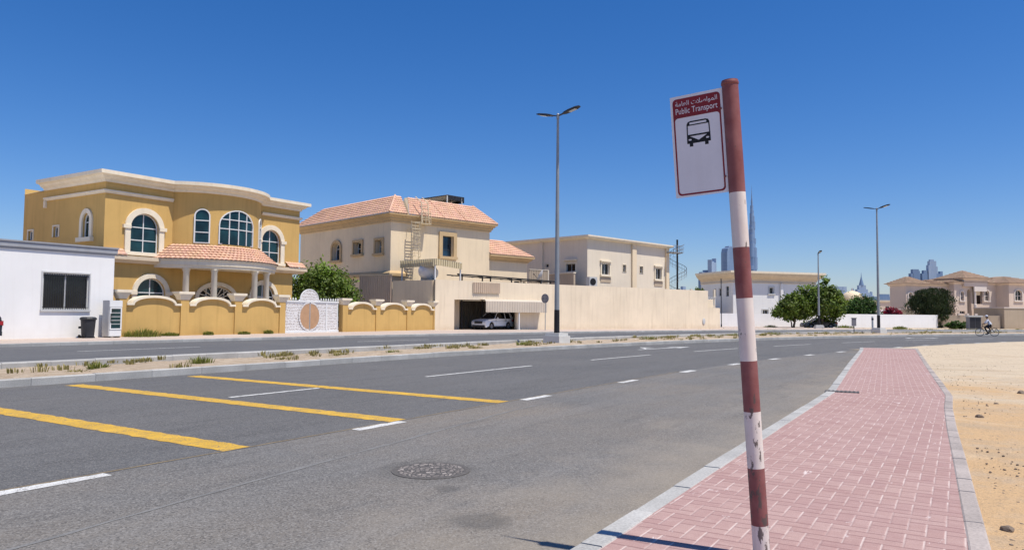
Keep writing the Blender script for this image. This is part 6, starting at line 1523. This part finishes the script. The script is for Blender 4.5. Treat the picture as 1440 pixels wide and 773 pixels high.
for s_ in (-1, 1):
    m = MB(); m.lathe([(0, -.011), (.011, 0), (0, .011)], (.098, s_*.036, 1.715), n=8); m.build('eye', 'hair', Pn)
    m = MB(); m.lathe([(0, -.03), (.02, -.01), (.022, .015), (0, .032)], (.0, s_*.092, 1.69), n=8); m.build('ear', 'skin', Pn)
m = MB(); m.box(.092, .102, -.025, .025, 1.632, 1.640); m.build('mouth', 'trousers', Pn)

# ------------------------------------------------------------------ camera, sun, sky
cam = bpy.data.cameras.new('camera'); co = bpy.data.objects.new('camera', cam); COL.objects.link(co)
cam.sensor_width = 36; cam.lens = 1045/1440*36; cam.clip_end = 20000; cam.clip_start = .05
yw, pt, rl = radians(32.3), radians(3.0), radians(.5)
fwd = Vector((cos(yw)*cos(pt), sin(yw)*cos(pt), sin(pt))); rt = Vector((sin(yw), -cos(yw), 0)); up = rt.cross(fwd)
r2 = rt*cos(rl)+up*sin(rl); u2 = up*cos(rl)-rt*sin(rl)
co.matrix_world = Matrix(((r2.x, u2.x, -fwd.x, 0), (r2.y, u2.y, -fwd.y, 0), (r2.z, u2.z, -fwd.z, 1.6), (0, 0, 0, 1)))
sc.camera = co
EL_, AZ = radians(67), radians(1.0)      # sun stands over -y
sun = bpy.data.lights.new('sun', 'SUN'); so = bpy.data.objects.new('sun', sun); COL.objects.link(so)
sun.energy = 5.0; sun.angle = radians(.53); sun.color = (1, .945, .85)
sd = Vector((sin(AZ)*cos(EL_), -cos(AZ)*cos(EL_), sin(EL_)))
so.rotation_euler = sd.to_track_quat('Z', 'Y').to_euler(); so.location = (0, 0, 60)
wd = bpy.data.worlds.new('World'); sc.world = wd; wd.use_nodes = True; nt = wd.node_tree; nt.nodes.clear()
sky = nt.nodes.new('ShaderNodeTexSky'); sky.sky_type = 'NISHITA'; sky.sun_disc = False
sky.sun_elevation = EL_; sky.sun_rotation = pi-AZ; sky.altitude = 0; sky.air_density = SKY[0]; sky.dust_density = SKY[1]; sky.ozone_density = SKY[2]
hs = nt.nodes.new('ShaderNodeHueSaturation'); hs.inputs['Saturation'].default_value = SKY[3]; hs.inputs['Value'].default_value = 1
bg = nt.nodes.new('ShaderNodeBackground'); bg.inputs[1].default_value = SKY[4]; ow = nt.nodes.new('ShaderNodeOutputWorld')
tn = nt.nodes.new('ShaderNodeMix'); tn.data_type = 'RGBA'; tn.blend_type = 'MULTIPLY'; tn.inputs[0].default_value = 1; tn.inputs[7].default_value = (*SKYT, 1)
nt.links.new(sky.outputs[0], tn.inputs[6]); nt.links.new(tn.outputs[2], hs.inputs['Color']); nt.links.new(hs.outputs[0], bg.inputs[0]); nt.links.new(bg.outputs[0], ow.inputs[0])
sc.view_settings.view_transform = 'Standard'; sc.view_settings.look = 'None'; sc.view_settings.exposure = 0; sc.view_settings.gamma = 1
sc.render.engine = 'CYCLES'; sc.cycles.max_bounces = 6; sc.cycles.diffuse_bounces = 2; sc.cycles.use_denoising = True
